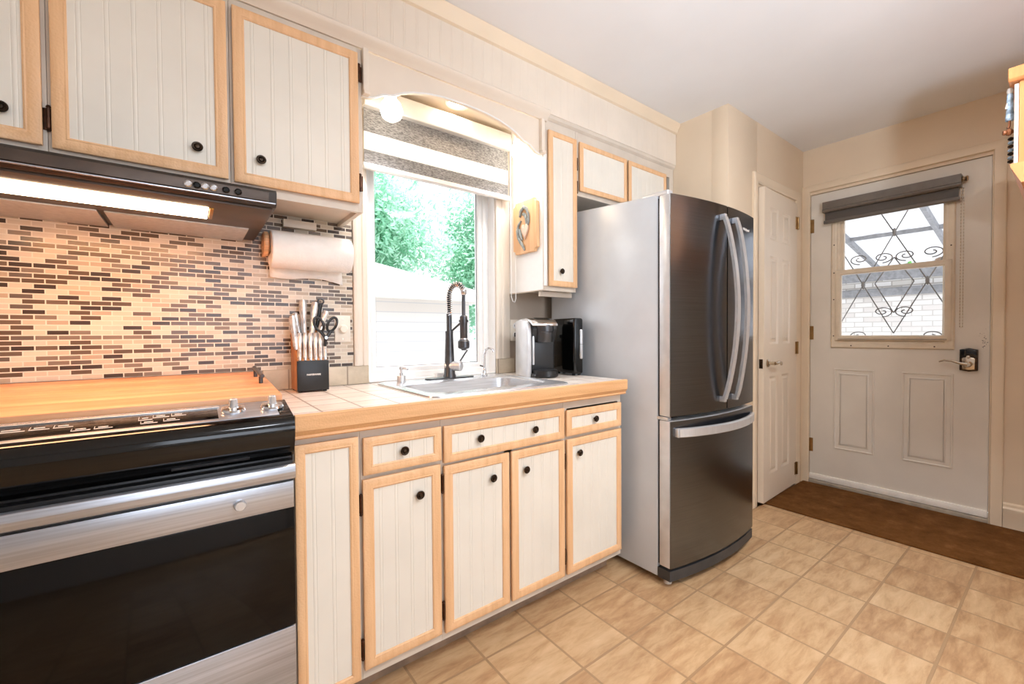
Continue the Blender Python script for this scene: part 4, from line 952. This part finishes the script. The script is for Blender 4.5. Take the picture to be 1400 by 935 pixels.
# ------------------------------------------------------------------ oak wall cupboard at the right edge
oc = thing('oak_wall_cupboard', 'orange oak wall cupboard at the right edge of the photo', 'cupboard', (2.75, -.05, 1.7))
OX0, OX1, OY1 = 2.42, 3.1, .145
MB().box(OX0, OX1, -.24, OY1-.012, 1.735, 2.035, bev=.002).build('case', 'shelf_wood', oc)
mb = MB().prism([(OX0-.012, 2.036), (OX0-.02, 2.046), (OX0-.02, 2.085), (OX1+.02, 2.085), (OX1+.02, 2.046), (OX1+.012, 2.036)], 'y', -.24, OY1+.014, bev=.003).build('crown_board', 'oak_orange', oc)
MB().add(*(lambda pr: ([(OX0-.015, y, z) for y, z in pr]+[(OX1+.015, y, z) for y, z in pr], [list(range(5)), list(range(5, 10))]+[[i, (i+1) % 5, 5+(i+1) % 5, 5+i] for i in range(5)]))([(-.24, 1.734), (OY1+.007, 1.738), (OY1+.005, 1.725), (OY1-.02, 1.665), (-.24, 1.665)])).build('bottom_board', 'oak_orange', oc)
dd = MB().box(OX0+.004, OX1-.004, OY1-.0115, OY1, 1.74, 2.03, bev=.002).build('door', 'door_edge_cream', oc)
pgk = thing('hanging_doll', 'small cloth doll in blue and white hung on the front of the oak cupboard', 'ornament', (OX0+.04, OY1+.012, 1.92))
DXc, DYc = OX0+.04, OY1+.0125
MB().lathe([(.002, .07), (.008, .066), (.009, .045), (.0085, .02), (.0115, -.02), (.011, -.032), (.004, -.035)], (DXc, DYc, 1.945), (0, 0, 1), 16).build('dress', 'cloth_blue', pgk)
MB().lathe([(0, 0), (.007, .003), (.0095, .012), (.007, .021), (0, .024)], (DXc, DYc, 2.0105), (0, 0, 1), 16).build('head', 'print_white', pgk)
MB().tube([(DXc, DYc-.004, 1.99), (DXc-.004, DYc+.006, 1.975), (DXc-.006, DYc+.009, 1.958)], [.0035, .0035, .003], 8).build('arm', 'print_white', pgk)
for q_ in (-.004, .004): MB().tube([(DXc+q_, DYc, 1.912), (DXc+q_, DYc+.001, 1.892), (DXc+q_, DYc+.005, 1.886)], [.0035, .003, .0035], 8).build('leg', 'brown_peg', pgk)
peg = thing('wooden_peg', 'turned brown wooden peg sticking out of the oak cupboard front', 'peg', (OX0+.04, OY1, 1.87))
MB().lathe([(.006, 0), (.006, .004), (.011, .008), (.014, .014), (.011, .02), (.007, .022), (.009, .025), (.008, .03), (0, .031)], (OX0+.04, OY1+.0005, 1.87), (-.35, 1, 0), 18).build('turned_peg', 'brown_peg', peg)
tg = thing('hanging_charm', 'speckled beaded charm hung below the wooden peg', 'ornament', (OX0+.04, OY1+.01, 1.8))
for i in range(7):
    MB().lathe([(0, -.008), (.007, -.004), (.009, 0), (.007, .004), (0, .008)], (OX0+.045+.002*(i % 2), OY1+.0093, 1.846-.014*i), (0, 0, 1), 10).build('bead', 'cloth_blue' if i % 2 else 'bronze', tg)

# ------------------------------------------------------------------ unseen ceiling lamps, added to fill the room with light
for lx, ly, lb in ((.35, -.55, 'round frosted glass fill lamp added behind the camera'), (1.75, -.2, 'round frosted glass fill lamp added near the oak cupboard')):
    cl = thing('fill_ceiling_lamp', lb, 'lamp', (lx, ly, ZC))
    MB().lathe([(.15, 0), (.15, -.02), (.145, -.025)], (lx, ly, ZC-.0005), (0, 0, 1), 32).build('base_ring', 'nickel', cl)
    MB().lathe([(.14, -.024), (.135, -.05), (.11, -.08), (.06, -.095), (0, -.1)], (lx, ly, ZC-.0005), (0, 0, 1), 32).build('glass_shade', 'lamp_fill', cl)

# ================================================================== OUTSIDE
struct('ground', B(-14, 26, YW+.2, 30, -.3, -.2, bev=0), 'ground_concrete')
gr = thing('garage', 'low white garage with a hipped roof seen through the kitchen window', 'garage', (0, 8, -.2))
GX0, GX1, GY0, GY1 = -7, 3.3, 5.4, 11
B(GX0, GX1, GY0, GY1, -.2, 1.62, bev=0).build('wall', 'garage_siding', gr)
ov = .3
mb = MB().add([(GX0-ov, GY0-ov, 1.6), (GX1+ov, GY0-ov, 1.6), (GX1+ov, GY1+ov, 1.6), (GX0-ov, GY1+ov, 1.6), (GX0-ov, GY0-ov, 1.68), (GX1+ov, GY0-ov, 1.68), (GX1+ov, GY1+ov, 1.68), (GX0-ov, GY1+ov, 1.68), (GX0+3, 8.2, 3.0), (.3, 8.2, 3.0)],
         [(0, 1, 2, 3), (0, 1, 5, 4), (1, 2, 6, 5), (2, 3, 7, 6), (3, 0, 4, 7), (4, 5, 9, 8), (5, 6, 9), (6, 7, 8, 9), (7, 4, 8)])
mb.build('roof', 'roof_white', gr)
B(GX0-ov, GX1+ov, GY0-ov-.1, GY0-ov, 1.58, 1.68, bev=.01).build('gutter', 'vinyl_white', gr)
def tree(name, c, rad, trunk_z, n, mat, label, seed, lsz=.12):
    rnd = random.Random(seed)
    r = thing(name, label, 'tree', (c[0], c[1], -.2), 'trees behind the garage')
    MB().tube([(c[0], c[1], -.2), (c[0]+.1, c[1], trunk_z*.5), (c[0], c[1]+.1, c[2])], [.28, .2, .1], 10).build('trunk', 'bark', r)
    clumps = []
    for k in range(46):
        v = Vector((rnd.gauss(0, 1), rnd.gauss(0, 1), rnd.gauss(0, 1))).normalized()*rnd.uniform(.45, 1)
        clumps.append(Vector((c[0]+v.x*rad[0], c[1]+v.y*rad[1], c[2]+v.z*rad[2])))
    vs = []; fs = []
    for k in range(n):
        q_ = rnd.choice(clumps); v = Vector((rnd.gauss(0, 1), rnd.gauss(0, 1), rnd.gauss(0, .8))); v = v.normalized()*rnd.random()**.4*1.05
        p_ = q_+v; a = Vector((rnd.gauss(0, 1), rnd.gauss(0, 1), rnd.gauss(0, 1))).normalized(); b_ = a.orthogonal().normalized(); s_ = lsz*rnd.uniform(.5, 1.3)
        i = len(vs); vs += [p_-a*s_, p_+b_*s_*.45, p_+a*s_, p_-b_*s_*.45]; fs.append((i, i+1, i+2, i+3))
    MB().add(vs, fs).build('foliage', mat, r)
tree('tree', (4.2, 14.5, 4.6), (2.6, 2.4, 2.6), 3, 22000, 'tree_leaf', 'pale green leafy tree behind the right end of the garage roof', 1)
tree('tree', (10.2, 15.0, 4.2), (2.4, 2.2, 2.7), 3, 20000, 'tree_leaf', 'mint green tree at the right side of the kitchen window view', 2)
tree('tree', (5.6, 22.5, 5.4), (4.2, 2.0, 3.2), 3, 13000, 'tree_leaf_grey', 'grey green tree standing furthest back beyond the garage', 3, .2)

# covered patio beyond the back door
PX0, PX1 = XD+.2, 8.1
def rz(x): return 2.72-.172*(x-PX0)
pr = thing('patio_roof', 'white corrugated patio roof on grey rafters outside the back door', 'roof', (6, 1.2, 2.0))
vs = []; fs = []
ny = 160; y0, y1 = -1.6, 4.2
for i in range(ny+1):
    y = y0+(y1-y0)*i/ny; h = .022*sin(i*pi/4)
    vs += [(PX0, y, rz(PX0)+.1+h), (PX1+.2, y, rz(PX1+.2)+.1+h)]
    if i: fs.append((2*i-2, 2*i-1, 2*i+1, 2*i))
MB().add(vs, fs).build('corrugated_sheet', 'corrugated', pr, ang=80)
for y in (-.8, .95, 1.75, 3.0):
    MB().add([(PX0, y-.02, rz(PX0)), (PX0, y+.02, rz(PX0)), (PX0, y+.02, rz(PX0)+.07), (PX0, y-.02, rz(PX0)+.07), (PX1, y-.02, rz(PX1)), (PX1, y+.02, rz(PX1)), (PX1, y+.02, rz(PX1)+.07), (PX1, y-.02, rz(PX1)+.07)],
             [(0, 1, 2, 3), (4, 5, 6, 7), (0, 1, 5, 4), (1, 2, 6, 5), (2, 3, 7, 6), (3, 0, 4, 7)]).build('rafter', 'patio_beam', pr)
for x in (5.0, 6.7): B(x-.02, x+.02, y0, y1, rz(x)+.03, rz(x)+.075, bev=0).build('purlin', 'patio_beam', pr)
B(PX1-.04, PX1+.04, y0, y1, rz(PX1)-.12, rz(PX1)+.03, bev=0).build('end_beam', 'patio_beam', pr)
struct('wall_patio', MB().box(8.3, 8.5, -1.8, 4.4, -.2, 1.98, bev=0), 'white_brick')
tag(B(8.2, 8.3, -1.7, 4.2, 1.66, 1.77, bev=.01).build('gutter_rail', 'patio_beam', loc=(8.25, 1.2, 1.7)), 'long grey rail across the white brick wall outside the back door', 'rail')
sb = thing('storage_box', 'brown box standing on the grey beam outside the door window', 'box', (8.1, 1.06, 2.03))
B(8.06, 8.15, .98, 1.16, 2.03, 2.29, bev=.01).build('carton', 'storage_brown', sb)
B(8.055, 8.155, .975, 1.165, 2.255, 2.295, bev=.01).build('lid', 'storage_brown', sb)
gp = thing('green_sprayer', 'small bright green garden tool standing outside the door window', 'garden tool', (8.1, 1.42, 2.03))
MB().lathe([(.06, 0), (.055, .03), (.02, .06), (.012, .09)], (8.1, 1.42, 2.03), (0, 0, 1), 14).build('foot', 'plant_green', gp)
MB().cyl((8.1, 1.42, 2.1), (8.1, 1.42, 2.34), .008, seg=8).build('shaft', 'plant_green', gp)
# wrought-iron grille of the storm door
GXI = XD+.1
ig = thing('iron_grille', 'wrought iron diamond and scroll grille behind the back door window', 'grille', (GXI, .745, 1.5))
D = [(.745, 1.797), (.91, 1.462), (.745, 1.117), (.58, 1.462)]
def bar(a, b_, nm='bar', r=.0038): MB().tube([(GXI, *a), (GXI, *b_)], r, 6).build(nm, 'grille_iron', ig)
cyc = .745
for k in (-1, 0, 1):
    for z in (1.797, 1.117):
        pass
W2, Z2 = .165, .34
bar((cyc-W2*.9, 1.797+.3), (cyc+W2, 1.797-Z2)); bar((cyc+W2*.9, 1.797+.3), (cyc-W2, 1.797-Z2))
bar((cyc+W2, 1.457), (cyc, 1.117)); bar((cyc-W2, 1.457), (cyc, 1.117))
bar((cyc+W2, 1.457), (cyc+2*W2, 1.117)); bar((cyc-W2, 1.457), (cyc-2*W2, 1.117))
bar((cyc+W2, 1.457), (cyc+2*W2, 1.797)); bar((cyc-W2, 1.457), (cyc-2*W2, 1.797))
bar((cyc, 1.63), (cyc+.1, 1.46)); bar((cyc, 1.63), (cyc-.1, 1.46)); bar((cyc+.1, 1.46), (cyc, 1.255)); bar((cyc-.1, 1.46), (cyc, 1.255))
for y, z in ((cyc, 1.797), (cyc+W2, 1.457), (cyc-W2, 1.457)): MB().lathe([(0, -.03), (.009, -.02), (.012, 0), (.009, .02), (0, .03)], (GXI, y, z), (0, 0, 1), 8).build('collar', 'grille_iron', ig)
def scroll(y, z, s, f=1):
    pts = []
    for k in range(30):
        t = k/29; a = pi*1.0+2.6*pi*t if False else -pi*.5+2.9*pi*t; rr_ = .058*(1-t*.78)
        pts.append((GXI, y+s*(.06-.0+rr_*sin(a+pi*.5)*-1*1.0), z+f*(.02+rr_*cos(a+pi*.5)*-.62)))
    MB().tube(pts, .004, 6).build('scroll', 'grille_iron', ig)
for z in (1.615, 1.245):
    for s in (1, -1): scroll(cyc, z, s)
for yy in (.99, .5): scroll(yy, 1.62, 1 if yy < .7 else -1); scroll(yy, 1.08, 1 if yy < .7 else -1)
sdoor = MB().frame(FX(GXI+.02), DY0+.02, DY1-.02, .05, DZ1-.02, [(0, 0), (0, .03), (.1, .03), (.1, 0)])
struct('door_3', sdoor, 'vinyl_white')
bar((HY0-.08, 1.05), (HY0-.08, 2.0)); bar((HY1+.08, 1.05), (HY1+.08, 2.0))

# ================================================================== LIGHT
wd = bpy.data.worlds.new('world'); sc.world = wd; wd.use_nodes = True
nt = wd.node_tree; bg = nt.nodes['Background']
bg.inputs['Color'].default_value = lin((240, 245, 255)); bg.inputs['Strength'].default_value = 2.1
def light(name, typ, loc, energy, col=(255, 255, 255), tgt=None, **kw):
    l = bpy.data.lights.new(name, typ); l.energy = energy; l.color = lin(col)[:3]
    for k, v in kw.items(): setattr(l, k, v)
    o = bpy.data.objects.new(name, l); COL.objects.link(o); o.location = loc
    if tgt is not None: o.rotation_euler = (Vector(tgt)-Vector(loc)).to_track_quat('-Z', 'Y').to_euler()
    return o
light('sun', 'SUN', (0, -5, 10), 4.0, (255, 250, 242), (3, 0.5, 0), angle=R(2))
light('ceiling_fill_light', 'AREA', (.35, -.55, ZC-.13), 11, (238, 245, 255), (.35, -.55, 0), shape='DISK', size=.3)  # added fill under the unseen lamp behind the camera
light('right_fill_light', 'AREA', (1.75, -.2, ZC-.13), 22, (250, 249, 250), (1.75, -.2, 0), shape='DISK', size=.28)  # added fill for the door side, from the second unseen lamp
light('rear_fill_light', 'AREA', (.8, -2.62, 1.48), 21, (228, 240, 255), (.8, 0, 1.3), shape='RECTANGLE', size=2.0, size_y=1.25)  # added fill shining in through the invented rear window
light('bounce_flash', 'SPOT', (.6, -.7, 1.3), 195, (232, 242, 255), (1.35, -.15, ZC), spot_size=R(108), spot_blend=1, shadow_soft_size=.1)
light('hood_light', 'AREA', (-.2, 1.512, 1.474), 2.9, (255, 160, 84), (-.2, 1.6, 0), shape='RECTANGLE', size=.5, size_y=.1)
for i, p_ in enumerate(LP): light('spot_lamp_light', 'SPOT', p_, 8, (250, 248, 250), p_+Vector((.0, -.1, -1)), spot_size=R(150), spot_blend=.7, shadow_soft_size=.04)
light('recessed_lamp_light', 'AREA', (1.03, 1.765, 2.208), 1.2, (255, 226, 190), (1.03, 1.765, 0), shape='DISK', size=.08)

sc.view_settings.view_transform = 'Standard'; sc.view_settings.look = 'None'; sc.view_settings.gamma = 1; sc.view_settings.exposure = .22
sc.view_settings.use_curve_mapping = False
sc.cycles.use_denoising = True
sc.cycles.max_bounces = 10; sc.cycles.diffuse_bounces = 6; sc.cycles.transparent_max_bounces = 12; sc.cycles.sample_clamp_indirect = 6
